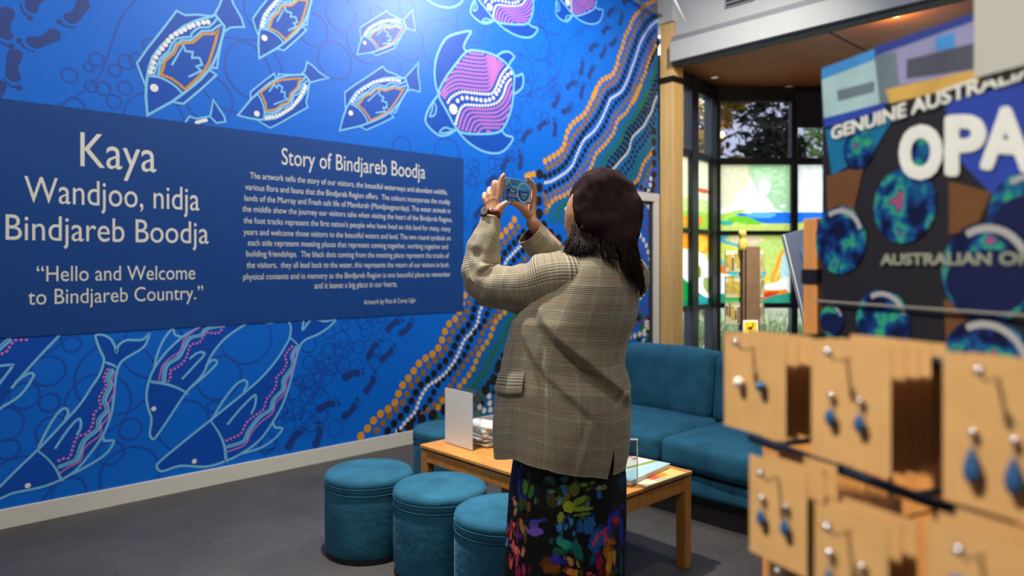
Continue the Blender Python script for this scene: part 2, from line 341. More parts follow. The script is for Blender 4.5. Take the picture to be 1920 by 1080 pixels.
# ------------------------------------------------------------------ outside the bay
g = MB(); g.poly([(5, 5.2, -.05), (40, -14, -.05), (60, 30, -.05), (5, 45, -.05)])
struct('ground', g, mat('garden_ground', srgb(150, 150, 128), .9, noise_amt=.3, noise_scale=.8))
def leaf_tree(name, base, height, crown, rad, nleaf, size, cols, label, trunk=(70, 56, 44), seed=1):
    rnd = random.Random(seed); base = Vector(base)
    root = thing(name, base, label, 'tree')
    tb = MB(); top = base+UP*crown
    tb.tube([base, base+UP*crown*.5+Vector((.06, .04, 0)), top], [.16, .12, .07], 10)
    for k in range(7):
        a = k*.9; q = base+UP*crown*(.55+.06*k); tb.tube([q, q+Vector((math.cos(a), math.sin(a), .5))*rad*.4, q+Vector((math.cos(a), math.sin(a), .9))*rad*.75], [.06, .04, .015], 6)
    tb.build('trunk', mat(name+'_bark', srgb(*trunk), .9, noise_amt=.3, noise_scale=12), root, True)
    lb = MB(); cl = [(base+Vector((rnd.uniform(-1, 1)*rad, rnd.uniform(-1, 1)*rad, crown+rnd.uniform(-.7, 1)*(height-crown))), rad*rnd.uniform(.28, .5)) for _ in range(16)]
    for k in range(nleaf):
        c0, r0 = cl[k % 16]; d = Vector((rnd.gauss(0, 1), rnd.gauss(0, 1), rnd.gauss(0, 1))).normalized()*r0*rnd.random()**.4; p = c0+d
        a = Vector((rnd.gauss(0, 1), rnd.gauss(0, 1), rnd.gauss(0, .6))).normalized(); b2 = a.orthogonal().normalized(); s = size*rnd.uniform(.6, 1.3)
        lb.poly([p-a*s, p+b2*s*.45, p+a*s, p-b2*s*.45], rnd.randrange(len(cols)))
    ms = []
    for i, cc in enumerate(cols):
        mm = mat(f'{name}_leaf{i}', srgb(*cc), .6); N = mm.node_tree.nodes; L = mm.node_tree.links
        if 'tr' not in N:
            t = N.new('ShaderNodeBsdfTranslucent'); t.name = 'tr'; t.inputs[0].default_value = srgb(*cc); x = N.new('ShaderNodeMixShader'); x.inputs[0].default_value = .4
            L.new(N['Principled BSDF'].outputs[0], x.inputs[1]); L.new(t.outputs[0], x.inputs[2]); L.new(x.outputs[0], N['Material Output'].inputs[0])
        ms.append(mm)
    lb.build('foliage', ms, root)
def gp(u, d, z=0): 
    p = at(u, CV, d); p.z = z; return p
leaf_tree('autumn_tree', gp(1313, 13, -.05), 4.9, 3.75, .62, 6500, .085, [(196, 140, 30), (170, 150, 40), (120, 130, 40), (214, 170, 60)], 'golden autumn tree outside the narrow window beside the timber post', seed=3)
leaf_tree('dark_tree', gp(1408, 16, -.05), 5.6, 4.2, 1.15, 2600, .14, [(34, 48, 26), (46, 62, 30), (28, 36, 24)], 'dark leafy tree seen through the tinted upper pane', seed=5)
leaf_tree('green_tree', gp(1600, 20, -.05), 5.6, 3.2, 1.9, 2200, .17, [(110, 150, 70), (140, 170, 90), (90, 130, 60)], 'light green tree behind the window film to the right', seed=8)
hb = thing('garden_building', gp(1360, 26, -.05), 'low building with a blue roof across the garden', 'building')
wq = MB(); bc = gp(1300, 26, 1.7); wq.box(bc, E2, FW, UP, 3.2, 2, 1.7); wq.build('wall', mat('render_wall', srgb(150, 150, 160), .8), hb)
rq = MB(); rq.grid([[bc+E2*3.5-FW*2.3+UP*1.6, bc-E2*3.5-FW*2.3+UP*1.6, bc-E2*3.5+FW*2.3+UP*1.6, bc+E2*3.5+FW*2.3+UP*1.6], [bc+E2*1.2+UP*2.9, bc-E2*3.4+UP*2.9, bc-E2*3.4+UP*3.0, bc+E2*1.2+UP*3.0]], True, True, True)
rq.build('roof', mat('blue_roof', srgb(56, 70, 120), .6), hb)
rnd = random.Random(4); gr = MB()
for k in range(70):
    c0 = gp(rnd.uniform(1255, 1640), rnd.uniform(9.9, 12), -.05)
    for j in range(26):
        a = rnd.uniform(0, 6.28); l = rnd.uniform(.3, .75); d = Vector((math.cos(a), math.sin(a), 0)); sd = Vector((-d.y, d.x, 0))*.008
        p1 = c0+d*l*.25+UP*l*.8; p2 = c0+d*l*.7+UP*l*(.95+.2*rnd.random())
        gr.poly([c0-sd, c0+sd, p1+sd*.8, p1-sd*.8], j % 2); gr.poly([p1-sd*.8, p1+sd*.8, p2], j % 2)
o = gr.build('tussock_grass', [mat('grass_pale', srgb(170, 188, 140), .7), mat('grass_green', srgb(120, 150, 96), .7)]); tag(o, 'pale spiky grasses growing outside below the bay window', 'grass', kind='stuff')
# ------------------------------------------------------------------ timber post, door, lights, cable, grille
pr = thing('timber_post', (6.5, 4.44, 0), 'pale square timber post at the right end of the blue mural', 'post')
p = MB(); p.abox(6.50, 6.69, 4.41, 4.49, 0, 4.0, .006); p.abox(6.502, 6.69, 4.494, 4.58, 0, 4.0, .006)
autosmooth(p.build('shaft', M_post, pr))
p = MB(); p.abox(6.488, 6.70, 4.398, 4.592, 3.36, 3.42); p.build('strap', M_black, pr)
def downlight(u, v, label, glow=.5):
    q = hit(u, v, Vector((0, 0, ZC)), UP); q.z = ZC-.002
    r = thing('downlight', q, label, 'light', None)
    b = MB(); b.lathe(q-UP*.012, [(.052, .012), (.055, 0), (.042, 0), (.040, .008)], 24); b.build('rim', M_white, r, True)
    b = MB(); b.lathe(q-UP*.006, [(.038, 0), (.038, .004)], 24); b.build('lamp', mat(f'lamp_face_{glow}', (.9, .85, .75, 1), .4, emit=(1, .72, .38, 1), emit_s=glow), r)
downlight(1340, 144, 'recessed ceiling light in the bay nearest the timber post')
downlight(1479, 162, 'recessed ceiling light over the middle bay window')
downlight(1678, 27, 'glowing warm ceiling light beside the black joint in the timber ceiling', 14)
l = bpy.data.lights.new('bay_downlight', 'POINT'); l.energy = 9; l.shadow_soft_size = .05; l.color = (1, .66, .32); lo = bpy.data.objects.new('bay_downlight', l); COL.objects.link(lo); lo.location = hit(1678, 27, Vector((0, 0, ZC)), UP)-UP*.13
vg = thing('air_grille', hit(1388, 3, Vector((6.52, 0, 0)), Vector((1, 0, 0))), 'grey slotted air grille high on the white bulkhead', 'vent')
q = vg.location; b = MB(); b.abox(q.x-.02, q.x, q.y-.16, q.y+.16, q.z-.03, q.z+.2, .004); b.build('grille_frame', M_grey, vg)
for k in range(5):
    b = MB(); b.abox(q.x-.026, q.x-.018, q.y-.14, q.y+.14, q.z-.015+k*.042, q.z+.003+k*.042); b.build('slat', M_black, vg)
b = MB(); b.tube([Vector((5.2, WALL-.06, 4.6)), hit(1190, 0, Vector((0, WALL-.06, 0)), Vector((0, 1, 0))), hit(1243, 31, Vector((0, WALL-.06, 0)), Vector((0, 1, 0)))], .012, 8)
o = b.build('ceiling_cable', M_grey, None, True); tag(o, 'thin pale conduit slanting across the top corner of the mural', 'cable')
b = MB(); q0, q1 = at(1264, 0, 7.0), at(1283, 38, 7.0); b.tube([q0+(q0-q1)*1.8, q1], [.03, .008], 8)
o = b.build('ceiling_strut', M_white, None, True); tag(o, 'white slanting strut in front of the bulkhead above the post', 'strut')
# ================================================================== THE MURAL
m_bg = mat('mural_blue', srgb(0, 108, 220), .42, spec=.35)
m_fill = mat('mural_deep_blue', srgb(4, 78, 184), .42, spec=.35); m_panel = mat('panel_navy', srgb(24, 70, 140), .42, spec=.3)
m_line = mat('mural_pale_blue', srgb(120, 196, 240), .45); m_bub = mat('mural_bubble_blue', srgb(14, 78, 182), .45)
m_foot = mat('mural_navy', srgb(24, 60, 138), .45); m_org = mat('mural_orange', srgb(226, 158, 40), .45); m_brn = mat('mural_brown', srgb(150, 106, 48), .45)
m_blk = mat('mural_black', srgb(26, 24, 26), .45); m_wht = mat('mural_white', srgb(236, 236, 232), .45); m_grn = mat('mural_green', srgb(24, 116, 62), .45)
m_pnk = mat('mural_pink', srgb(206, 120, 204), .45); m_pur = mat('mural_purple', srgb(96, 74, 176), .45); m_teal = mat('mural_teal', srgb(6, 104, 170), .45)
MM = [m_bg, m_fill, m_line, m_bub, m_foot, m_org, m_brn, m_blk, m_wht, m_grn, m_pnk, m_pur, m_teal]
BG, FILL, LINE, BUB, FOOT, ORG, BRN, BLK, WHT, GRN, PNK, PUR, TEAL = range(13)
XR = 6.495
mural = thing('mural', (3, WALL, 0), 'bright blue painted mural covering the whole left wall', 'mural')
KK = [0]
def P3(p, off): return (p[0], WALL-off-(KK[0] % 23)*6e-6, p[1])
class Art(MB):
    def fill(s, pts, off, m):
        KK[0] += 1
        a = sum(p[0]*q[1]-q[0]*p[1] for p, q in zip(pts, list(pts[1:])+[pts[0]]))
        if a < 0: pts = list(pts)[::-1]
        s.poly([P3(p, off) for p in pts], m)
    def dot(s, c, r, off, m, n=14, e=1.0):
        s.fill([(c[0]+r*math.cos(6.2832*k/n), c[1]+r*e*math.sin(6.2832*k/n)) for k in range(n)], off, m)
    def line(s, pts, w, off, m, closed=False):
        KK[0] += 1
        P = [np.array(p) for p in pts]; k = len(P); L = []; R = []
        for i in range(k):
            a = P[(i-1) % k] if (closed or i > 0) else P[i]; b = P[(i+1) % k] if (closed or i < k-1) else P[i]
            t1 = P[i]-a; t2 = b-P[i]
            n1 = np.linalg.norm(t1); n2 = np.linalg.norm(t2)
            t1 = t1/n1 if n1 > 1e-9 else t2/max(n2, 1e-9); t2 = t2/n2 if n2 > 1e-9 else t1
            t = t1+t2; t = t/max(np.linalg.norm(t), 1e-6); n = np.array([-t[1], t[0]]); c = max(.55, abs(n.dot(np.array([-t1[1], t1[0]]))))
            L.append(P[i]+n*(w/2/c)); R.append(P[i]-n*(w/2/c))
        for i in range(k if closed else k-1):
            j = (i+1) % k; s.poly([P3(L[i], off), P3(R[i], off), P3(R[j], off), P3(L[j], off)], m)
        if not closed:
            for q in (P[0], P[-1]): s.dot(q, w/2, off, m, 8)
    def ring(s, c, r, w, off, m, n=36):
        s.line([(c[0]+r*math.cos(6.2832*k/n), c[1]+r*math.sin(6.2832*k/n)) for k in range(n)], w, off, m, True)
def X(x0, y0, s):
    return lambda pts: [wl(x0+a/s, y0+b/s) for a, b in pts]
a = Art(); a.fill([(-1.2, .1), (XR, .1), (XR, CEIL), (-1.2, CEIL)], .002, BG); a.build('background', MM, mural)
# ------------------------------------------------------------------ bubbles and thin currents
a = Art()
def bub(x0, y0, s, lst):
    for cx, cy, ry in lst:
        u, v, r = x0+cx/s, y0+cy/s, ry/s
        q = hit(u, v, Vector((0, WALL, 0)), Vector((0, 1, 0))); d = (q-CAM).dot(FW); a.ring((q.x, q.z), r*d/FOC, .011, .0032, BUB)
bub(0, 0, 3, [(392, 425, 40), (545, 333, 37), (500, 378, 24), (645, 395, 32), (710, 347, 40), (515, 485, 33), (580, 497, 38), (705, 495, 37), (642, 572, 37), (850, 260, 42), (770, 340, 38), (420, 605, 52), (870, 680, 160), (1330, 425, 210), (1180, 560, 130)])
bub(420, 0, 3, [(660, 80, 95), (500, 165, 92), (625, 340, 105), (170, 390, 165), (800, 235, 120), (1035, 230, 105), (1030, 50, 55), (1240, 260, 148), (1390, 140, 100), (1840, 90, 105), (1760, 240, 100), (1255, 865, 88), (860, 80, 45), (250, 60, 140), (940, 375, 62), (1660, 420, 120), (1000, 830, 60)])
bub(0, 560, 2.7, [(365, 230, 40), (245, 365, 75), (125, 490, 65), (250, 525, 45), (20, 635, 85), (270, 670, 75), (660, 660, 52), (660, 890, 140), (350, 980, 75), (590, 400, 185), (500, 530, 150), (1110, 400, 110), (930, 640, 125), (1080, 545, 28), (100, 940, 140), (230, 200, 70), (40, 760, 50), (560, 780, 60), (780, 250, 150), (1250, 200, 130)])
rnd = random.Random(11)
def current(x0, y0, s, pts, nb, spread, rmin, rmax):
    c = spline(X(x0, y0, s)(pts), n=5); a.line(c, .009, .0033, BUB)
    for k in range(nb):
        q = c[rnd.randrange(len(c))]; a.ring((q[0]+rnd.gauss(0, spread), q[1]+rnd.gauss(0, spread)), rnd.uniform(rmin, rmax), .008, .0032, BUB, 16)
current(0, 0, 3, [(770, -60), (760, 0), (690, 90), (650, 180), (615, 290), (580, 390), (520, 470), (430, 540), (330, 590)], 0, .1, .02, .05)
current(840, 0, 4, [(1160, 110), (1010, 215), (920, 290), (880, 350), (850, 450), (840, 540), (760, 630), (640, 690), (580, 760), (530, 880), (500, 1000)], 60, .16, .02, .07)
current(860, 280, 3, [(330, -40), (260, 60), (180, 120), (110, 200), (60, 300), (30, 420)], 26, .12, .03, .075)
current(260, 560, 3.177, [(1480, 130), (1380, 240), (1260, 310), (1170, 400), (1070, 490), (1010, 610), (930, 700), (850, 750)], 52, .13, .02, .065)
bub(260, 560, 3.177, [(1010, 270, 50), (1130, 310, 46), (1015, 380, 42), (1085, 395, 26), (1150, 420, 38), (915, 540, 60), (1010, 490, 40), (955, 490, 30), (1130, 200, 36), (1230, 160, 28), (1080, 550, 26), (880, 640, 40)])
a.build('bubbles', MM, mural)
# ------------------------------------------------------------------ fish (one drawing, placed by matching points)
F_out = [(122, 1015), (108, 850), (112, 740), (125, 660), (135, 600), (165, 510), (240, 410), (330, 320), (440, 235), (560, 180), (690, 145), (720, 130), (800, 235), (790, 290), (770, 370), (740, 470), (700, 560), (660, 620), (590, 700), (520, 760), (430, 830), (340, 895)]
F_lines = [([(108, 760), (75, 680), (30, 560), (120, 430), (200, 330), (290, 215), (380, 95), (450, 135), (560, 130), (690, 145)], 0), ([(790, 290), (765, 400), (745, 520), (735, 600), (680, 600)], 0), ([(670, 620), (730, 660), (600, 780), (440, 915), (350, 900)], 0),
 ([(715, 125), (750, 60), (775, 0), (830, -130), (845, -60), (880, 40), (950, 160), (960, 200), (975, 240), (900, 240), (850, 245), (800, 280)], 1), ([(130, 670), (220, 680), (310, 720), (380, 770), (430, 825)], 1),
 ([(215, 665), (235, 570), (270, 510), (340, 460), (370, 390), (430, 355), (500, 355), (560, 310), (600, 275), (690, 270), (735, 235), (765, 220)], 1), ([(180, 665), (205, 580), (240, 510), (310, 450), (340, 380), (380, 340), (440, 330), (500, 325), (520, 285), (570, 245), (660, 240), (710, 200), (730, 170)], 1),
 ([(340, 570), (440, 400), (455, 450), (520, 460), (515, 510), (580, 510), (605, 570), (555, 585), (595, 625), (490, 675)], 0)]
F_org = [(240, 660), (262, 590), (275, 540), (310, 505), (355, 470), (390, 395), (440, 380), (520, 375), (570, 335), (610, 300), (690, 300), (735, 285), (755, 250), (740, 290), (720, 370), (690, 470), (660, 560), (610, 640), (540, 710), (455, 790), (400, 740), (330, 690)]
F_dots = [(150, 635), (165, 595), (175, 550), (195, 505), (220, 465), (250, 430), (280, 395), (305, 360), (335, 325), (375, 300), (415, 280), (450, 260), (490, 240), (525, 225), (570, 210), (615, 200), (655, 195)]
def affine(src, dst):
    A = np.array([[x, y, 1] for x, y in src], float); B = np.array(dst, float); T = np.linalg.lstsq(A, B, rcond=None)[0]
    f = lambda pts: [tuple(np.array([x, y, 1.])@T) for x, y in pts]
    f.sc = math.sqrt(abs(np.linalg.det(T[:2]))); return f
def fish(f, lw, label):
    s = f.sc/.00067  # relative to the largest fish
    a = Art(); out = f(F_out)
    dors = f([F_out[2]]+F_lines[0][0][1:]+[F_out[10]]+F_out[9:2:-1])
    a.fill(out, .0034, FILL); a.fill(f(F_lines[0][0]), .0033, FILL); a.fill(f(F_lines[3][0]), .0033, FILL); a.fill(f(F_lines[2][0]), .0033, FILL)
    a.line(out, lw, .0042, LINE, True)
    for pts, sm in F_lines:
        q = f(pts); a.line(spline(q, n=4) if sm and len(q) < 9 else q, lw*.8, .0042, LINE)
    a.line(f(F_org), lw*.95, .0046, ORG, True)
    cl = [np.array(p) for p in f(F_org)]; cl.append(cl[0])
    for q in resample(cl, lw*1.0): a.dot(q, lw*.3, .0048, BRN, 6)
    for q in f(F_dots): a.dot(q, lw*.95, .005, WHT, 10)
    a.dot(f([(182, 775)])[0], lw*1.45, .005, WHT, 14)
    tag(a.build('painted_fish', MM, mural), label)
fa = lambda pts: X(250, 0, 4.696)(pts); fa.sc = .00067
fish(fa, .0165, 'largest painted fish')
c1 = X(0, 0, 3); c2 = X(420, 0, 3)
fish(affine([(122, 1015), (30, 560), (182, 775), (440, 915), (730, 660), (455, 790)], c2([(200, 325), (160, 110), (223, 210), (335, 290), (465, 165), (343, 228)])), .0145, 'painted fish at the top edge')
fish(affine([(122, 1015), (30, 560), (380, 95), (975, 240), (182, 775), (440, 915), (730, 660)], c2([(750, 307), (765, 160), (910, 62), (1075, 175), (790, 238), (850, 317), (965, 265)])), .010, 'smallest painted fish')
fish(affine([(122, 1015), (30, 560), (380, 95), (975, 240), (182, 775), (440, 915), (730, 660)], c2([(655, 735), (680, 520), (885, 375), (1108, 520), (712, 633), (795, 738), (945, 655)])), .0135, 'painted fish beside the turtle')
fish(affine([(122, 1015), (30, 560), (380, 95), (975, 240), (182, 775), (830, -130)], c1([(1337, 655), (1520, 715), (1727, 600), (1725, 340), (1440, 642), (1850, 450)])), .0135, 'painted fish with its white dots below')
a = Art()
for pts in ([(1180, 655), (1190, 610), (1197, 562), (1230, 610), (1262, 660), (1267, 685), (1215, 692)], [(1040, 690), (1065, 655), (1105, 668), (1180, 655), (1215, 692)]):
    q = c1(pts); a.fill(q, .0034, FILL); a.line(q, .012, .0042, LINE)
for q in c1([(1105, 690), (1118, 686), (1131, 682), (1144, 679), (1157, 677)]): a.dot(q, .012, .005, WHT, 10)
tag(a.build('painted_fish', MM, mural), 'painted fish cut off by the text panel')
# ------------------------------------------------------------------ turtles
T_shell = [(190, 640), (225, 545), (290, 450), (370, 350), (450, 340), (540, 355), (620, 395), (680, 450), (705, 500), (700, 600), (690, 700), (660, 800), (610, 885), (540, 905), (440, 905), (350, 895), (300, 860), (240, 745)]
T_flip = [[(190, 640), (172, 580), (165, 490), (180, 390), (235, 275), (320, 230), (400, 212), (375, 260), (350, 320), (370, 350)], [(305, 870), (370, 950), (470, 1020), (570, 1045), (640, 1020), (695, 945), (640, 920), (610, 885)],
 [(190, 640), (140, 710), (108, 800), (140, 860), (195, 905), (250, 900), (300, 870)], [(575, 370), (620, 338), (670, 335), (705, 365), (680, 400), (660, 440)], [(705, 500), (735, 500), (765, 485), (775, 530), (760, 590), (705, 630)]]
T_eyes = [[(155, 690), (175, 720), (165, 770), (135, 780), (150, 740)], [(195, 885), (225, 855), (265, 865), (285, 870), (240, 888)]]
T_big = [(310, 680), (340, 662), (372, 660), (405, 665), (435, 670), (465, 675), (497, 678), (525, 672), (552, 660), (575, 630), (592, 605), (605, 575), (620, 545), (635, 518), (655, 497), (680, 482)]
T_up = [(248, 690), (262, 665), (285, 645), (315, 628), (345, 620), (400, 625), (470, 632), (540, 630), (565, 600), (590, 545), (610, 500), (635, 465), (660, 440)]
T_lo = [(298, 830), (305, 800), (318, 760), (335, 725), (360, 708), (400, 708), (460, 712), (530, 708), (580, 690), (610, 660), (630, 620), (645, 570), (665, 540), (690, 515)]
def turtle(f, lw, label):
    a = Art(); a.fill(f(T_shell), .0036, FILL)
    for q in T_flip: p = spline(f(q), n=3); a.fill(p, .0034, FILL); a.line(p, lw, .0042, LINE)
    for q in T_eyes: a.line(spline(f(q), n=4, closed=True), lw*.7, .0042, LINE, True)
    a.line(spline(f(T_shell), n=3, closed=True), lw, .0044, LINE, True)
    k = f.sc
    def row(pts, r, m, step): 
        c = spline(pts, n=6)
        for q in resample(c, step): 
            if inpoly(q[0], q[1], Tin): a.dot(f([tuple(q)])[0], r*k, .005, m, 8)
    cx, cy = 455, 620
    Tin = [(cx+(x-cx)*.955, cy+(y-cy)*.955) for x, y in T_shell]
    row(T_up, 9.5, WHT, 20); row(T_lo, 9.5, WHT, 20)
    for q in T_big: a.dot(f([q])[0], 13*k, .005, WHT, 12)
    a.dot(f([(282, 735)])[0], 30*k, .005, WHT, 18)
    for j in range(1, 11): row([(x-3*j-20, y-27*j) for x, y in [(215, 745)]+T_up+[(700, 400), (740, 360)]], 8.5, PNK, 17)
    for j in range(1, 8): row([(x+20*j, y+(26 if x < 560 else 20)*j) for x, y in [(285, 880)]+T_lo+[(720, 480)]], 8.5, PNK, 17)
    tag(a.build('painted_turtle', MM, mural), label)
ct = X(770, 0, 3.6); ft = lambda pts: ct(pts)
ft = affine(T_shell+T_flip[0]+T_flip[1]+T_flip[2], ct(T_shell+T_flip[0]+T_flip[1]+T_flip[2]))
turtle(ft, .019, 'largest painted turtle')
S3 = [(282, 735), (300, 865), (695, 945), (195, 905), (108, 800)]
turtle(affine(S3+[(690, 700)], ct([(527, 28), (555, 145), (855, 185), (490, 165), (405, 85), (828, 55)])), .017, 'painted turtle at the top edge')
turtle(affine(S3, ct([(1055, 22), (1087, 100), (1297, 65), (1045, 155), (985, 85)])), .014, 'smallest painted turtle by the corner')
a = Art(); a.line(spline(ct([(60, -40), (110, 0), (180, 40), (270, 52), (330, 25), (355, -10)]), n=4), .016, .0042, LINE); tag(a.build('painted_turtle', MM, mural), 'flipper of a turtle cut off by the top of the photo')
# ------------------------------------------------------------------ dolphins
def dolphin(c, fills, lines, doubles, dots, lights, purples, eye, lw, label):
    a = Art()
    for q in fills: a.fill([tuple(p) for p in spline(c(q), n=3)], .0034, FILL)
    for q in lines: a.line(spline(c(q), n=4), lw, .0042, LINE)
    for q in doubles:
        p = spline(c(q), n=4); a.line(p, lw*.7, .0042, LINE); a.line([(x+lw*.75, y-lw*.9) for x, y in p], lw*.45, .0042, LINE)
    for q in lights:
        p = spline(c(q), n=4); a.line(p, lw*1.5, .0044, LINE); a.line([(x+.0, y) for x, y in p], lw*.25, .0046, FILL); a.line([(x+lw*.9, y-lw*.35) for x, y in p], lw*.45, .0045, LINE)
    for q in purples: a.line(spline(c(q), n=4), lw*.6, .0045, PNK)
    for q in dots:
        for p in resample(spline(c(q), n=6), lw*1.75): a.dot(p, lw*.62, .005, PNK, 9)
    for q in eye: a.dot(c([q])[0], lw*1.05, .005, WHT, 12)
    tag(a.build('painted_dolphin', MM, mural), label)
d4 = X(0, 560, 2.7); d5 = X(260, 560, 3.177)
out1 = [(0, 950), (100, 850), (200, 755), (290, 660), (400, 540), (460, 450), (505, 380), (525, 310), (510, 270), (490, 220), (485, 185), (525, 185), (560, 205), (580, 240), (588, 270), (600, 235), (640, 210), (690, 210), (725, 205), (755, 180), (730, 240), (680, 275), (630, 305), (600, 340), (585, 400), (575, 500), (560, 590), (520, 690), (450, 790), (380, 870), (310, 915), (220, 950), (130, 970), (60, 985), (0, 1012), (-60, 1040), (-70, 1010)]
dolphin(d4, [out1], [out1+[out1[0]], [(520, 700), (530, 720), (575, 720), (540, 780), (470, 830), (370, 885)], [(195, 750), (250, 640), (300, 570), (330, 555), (345, 575), (330, 610)], [(280, 755), (330, 680), (380, 620), (405, 610), (408, 650), (390, 685)]],
 [[(530, 320), (558, 328), (585, 342)], [(185, 765), (240, 810), (280, 860), (306, 915)]], [[(545, 358), (525, 400), (535, 445), (500, 500), (510, 545), (475, 580), (470, 630), (440, 680), (390, 700), (365, 760), (350, 805), (310, 810), (285, 830)]],
 [[(565, 360), (545, 400), (555, 440), (525, 510), (540, 560), (500, 610), (490, 660), (420, 720), (385, 810), (340, 835), (300, 850)]], [[(578, 370), (565, 420), (580, 460), (545, 540), (550, 590), (515, 640), (505, 690), (430, 750), (405, 820), (350, 850), (305, 880)]], [(140, 945)], .0135, 'painted dolphin with its whole tail showing')
b2 = [(480, 60), (365, 165), (270, 220), (170, 310), (95, 410), (60, 490), (45, 580), (55, 650), (75, 720), (65, 800), (75, 830), (100, 825), (180, 710), (280, 560), (380, 450), (430, 340), (520, 230), (660, 135), (740, 70)]
dolphin(d5, [b2], [b2, [(90, 420), (110, 330), (150, 240), (200, 180), (215, 215), (250, 225)], [(300, 535), (380, 470), (460, 390), (455, 365), (430, 370), (400, 400)], [(260, 475), (330, 400), (385, 340), (385, 320), (350, 322), (305, 355)]],
 [[(65, 490), (140, 500), (220, 525), (285, 560)]], [[(175, 490), (190, 460), (185, 430), (225, 410), (270, 370), (290, 325), (310, 275), (360, 260), (400, 205), (470, 205), (505, 165), (530, 150), (600, 150)]],
 [[(145, 490), (160, 400), (230, 350), (265, 290), (300, 235), (370, 215), (400, 180), (500, 160)]], [[(120, 485), (140, 400), (190, 350), (245, 310), (270, 240), (330, 190), (380, 160), (480, 158)]], [(88, 655)], .0135, 'painted dolphin hanging down from the middle of the text panel')
o3 = [(110, 1010), (118, 1022), (150, 1025), (250, 995), (400, 1000), (520, 965), (620, 915), (720, 840), (800, 730), (860, 620), (900, 500), (930, 380), (955, 290), (990, 245), (1060, 215), (1130, 170), (1170, 125), (1110, 135), (1060, 125), (1020, 130), (975, 185), (975, 120), (890, 110), (905, 170), (900, 220), (890, 250), (830, 350), (740, 460), (640, 550), (530, 640), (430, 720), (280, 840), (170, 930), (110, 985)]
dolphin(d5, [o3], [o3+[o3[0]], [(800, 735), (810, 765), (855, 775), (800, 840), (720, 890), (600, 925)], [(435, 720), (500, 610), (580, 510), (630, 485), (645, 510), (625, 550)], [(530, 745), (600, 660), (680, 580), (697, 585), (690, 640), (670, 680)], [(725, 125), (775, 145), (830, 128)]],
 [[(905, 235), (930, 258), (955, 285)], [(425, 725), (470, 790), (505, 870), (515, 965)]], [[(910, 285), (870, 340), (880, 385), (850, 440), (820, 465), (815, 520), (785, 570), (760, 600), (740, 660), (690, 695), (640, 740), (610, 800), (565, 825), (520, 845)]],
 [[(935, 290), (910, 340), (915, 400), (860, 480), (855, 540), (800, 600), (780, 660), (710, 710), (650, 790), (620, 850), (530, 880)]], [[(945, 300), (925, 380), (920, 420), (880, 490), (870, 560), (815, 620), (795, 680), (720, 740), (670, 800), (630, 870), (530, 910)]], [(330, 968)], .0145, 'painted dolphin nearest the blue stools')
dolphin(d4, [[(290, 190), (110, 390), (0, 545), (-60, 600), (-60, 180), (200, 150)]], [[(330, 150), (290, 195), (200, 290), (110, 390), (60, 450)], [(-30, 590), (0, 555), (100, 490), (165, 400), (165, 380), (140, 380), (80, 420)], [(-30, 470), (0, 425), (60, 345), (55, 335), (0, 340)]], [], [[(-40, 300), (0, 280), (30, 270), (60, 225), (80, 210), (155, 208)]], [[(-40, 280), (0, 245), (45, 205)]], [], [], .0135, 'painted dolphin cut off by the left of the photo')
# ------------------------------------------------------------------ footprints
bean = spline([(-.5, 0), (-.42, .17), (-.2, .17), (.02, .10), (.2, .13), (.38, .2), (.5, .1), (.48, -.08), (.34, -.2), (.1, -.2), (-.15, -.2), (-.4, -.18)], n=3, closed=True)
toes = [(.66, .17, .085), (.66, .02, .05), (.63, -.08, .04), (.57, -.16, .036), (.5, -.23, .032)]
def foot(u, v, ang, mir, L=.15):
    c = wl(u, v); e = wl(u+6*math.cos(math.radians(ang)), v-6*math.sin(math.radians(ang))); an = math.atan2(e[1]-c[1], e[0]-c[0])
    f = lambda x, y: (c[0]+L*(x*math.cos(an)-y*mir*math.sin(an)), c[1]+L*(x*math.sin(an)+y*mir*math.cos(an)))
    a = Art(); a.fill([f(x, y) for x, y in bean], .0036, FOOT)
    for x, y, r in toes: q = f(x, y); a.dot(q, r*L, .0036, FOOT, 10)
    a.build('footprint', MM, mural)
for u, v, an, mi in [(83, 72, 200, -1), (145, 20, 230, -1), (27, 122, 265, 1), (12, 43, 265, 1), (73, -2, 225, 1), (-5, 180, 260, 1)]: foot(u, v, an, mi, .175)
for x, y, an, mi in [(1000, 510, 78, 1), (1070, 545, 68, -1), (918, 640, 35, -1), (1005, 690, 78, -1), (808, 765, 62, 1), (885, 825, 30, 1), (705, 940, 38, -1), (800, 970, 86, 1), (580, 1020, 58, -1), (1085, 355, 40, -1), (1160, 395, 62, 1), (1180, 225, 42, -1), (1235, 320, 45, 1), (1215, 95, 48, -1), (1295, 145, 76, 1), (1335, 8, 40, -1)]: foot(840+x/4, y/4, an, mi)
for u, v, an, mi in [(946, 308, 58, -1), (975, 304, 86, 1), (920, 338, 40, -1), (898, 398, 55, -1), (889, 437, 75, -1)]: foot(u, v, an, mi)
for x, y, an, mi in [(1390, 310, 60, -1), (1475, 335, 42, 1), (1265, 455, 22, -1), (1375, 515, 58, 1), (1115, 640, 24, -1), (1255, 670, 46, 1), (920, 840, 55, -1), (1065, 825, 76, 1), (1590, 180, 45, 1), (1510, 160, 40, -1)]: foot(260+x/3.177, 560+y/3.177, an, mi)
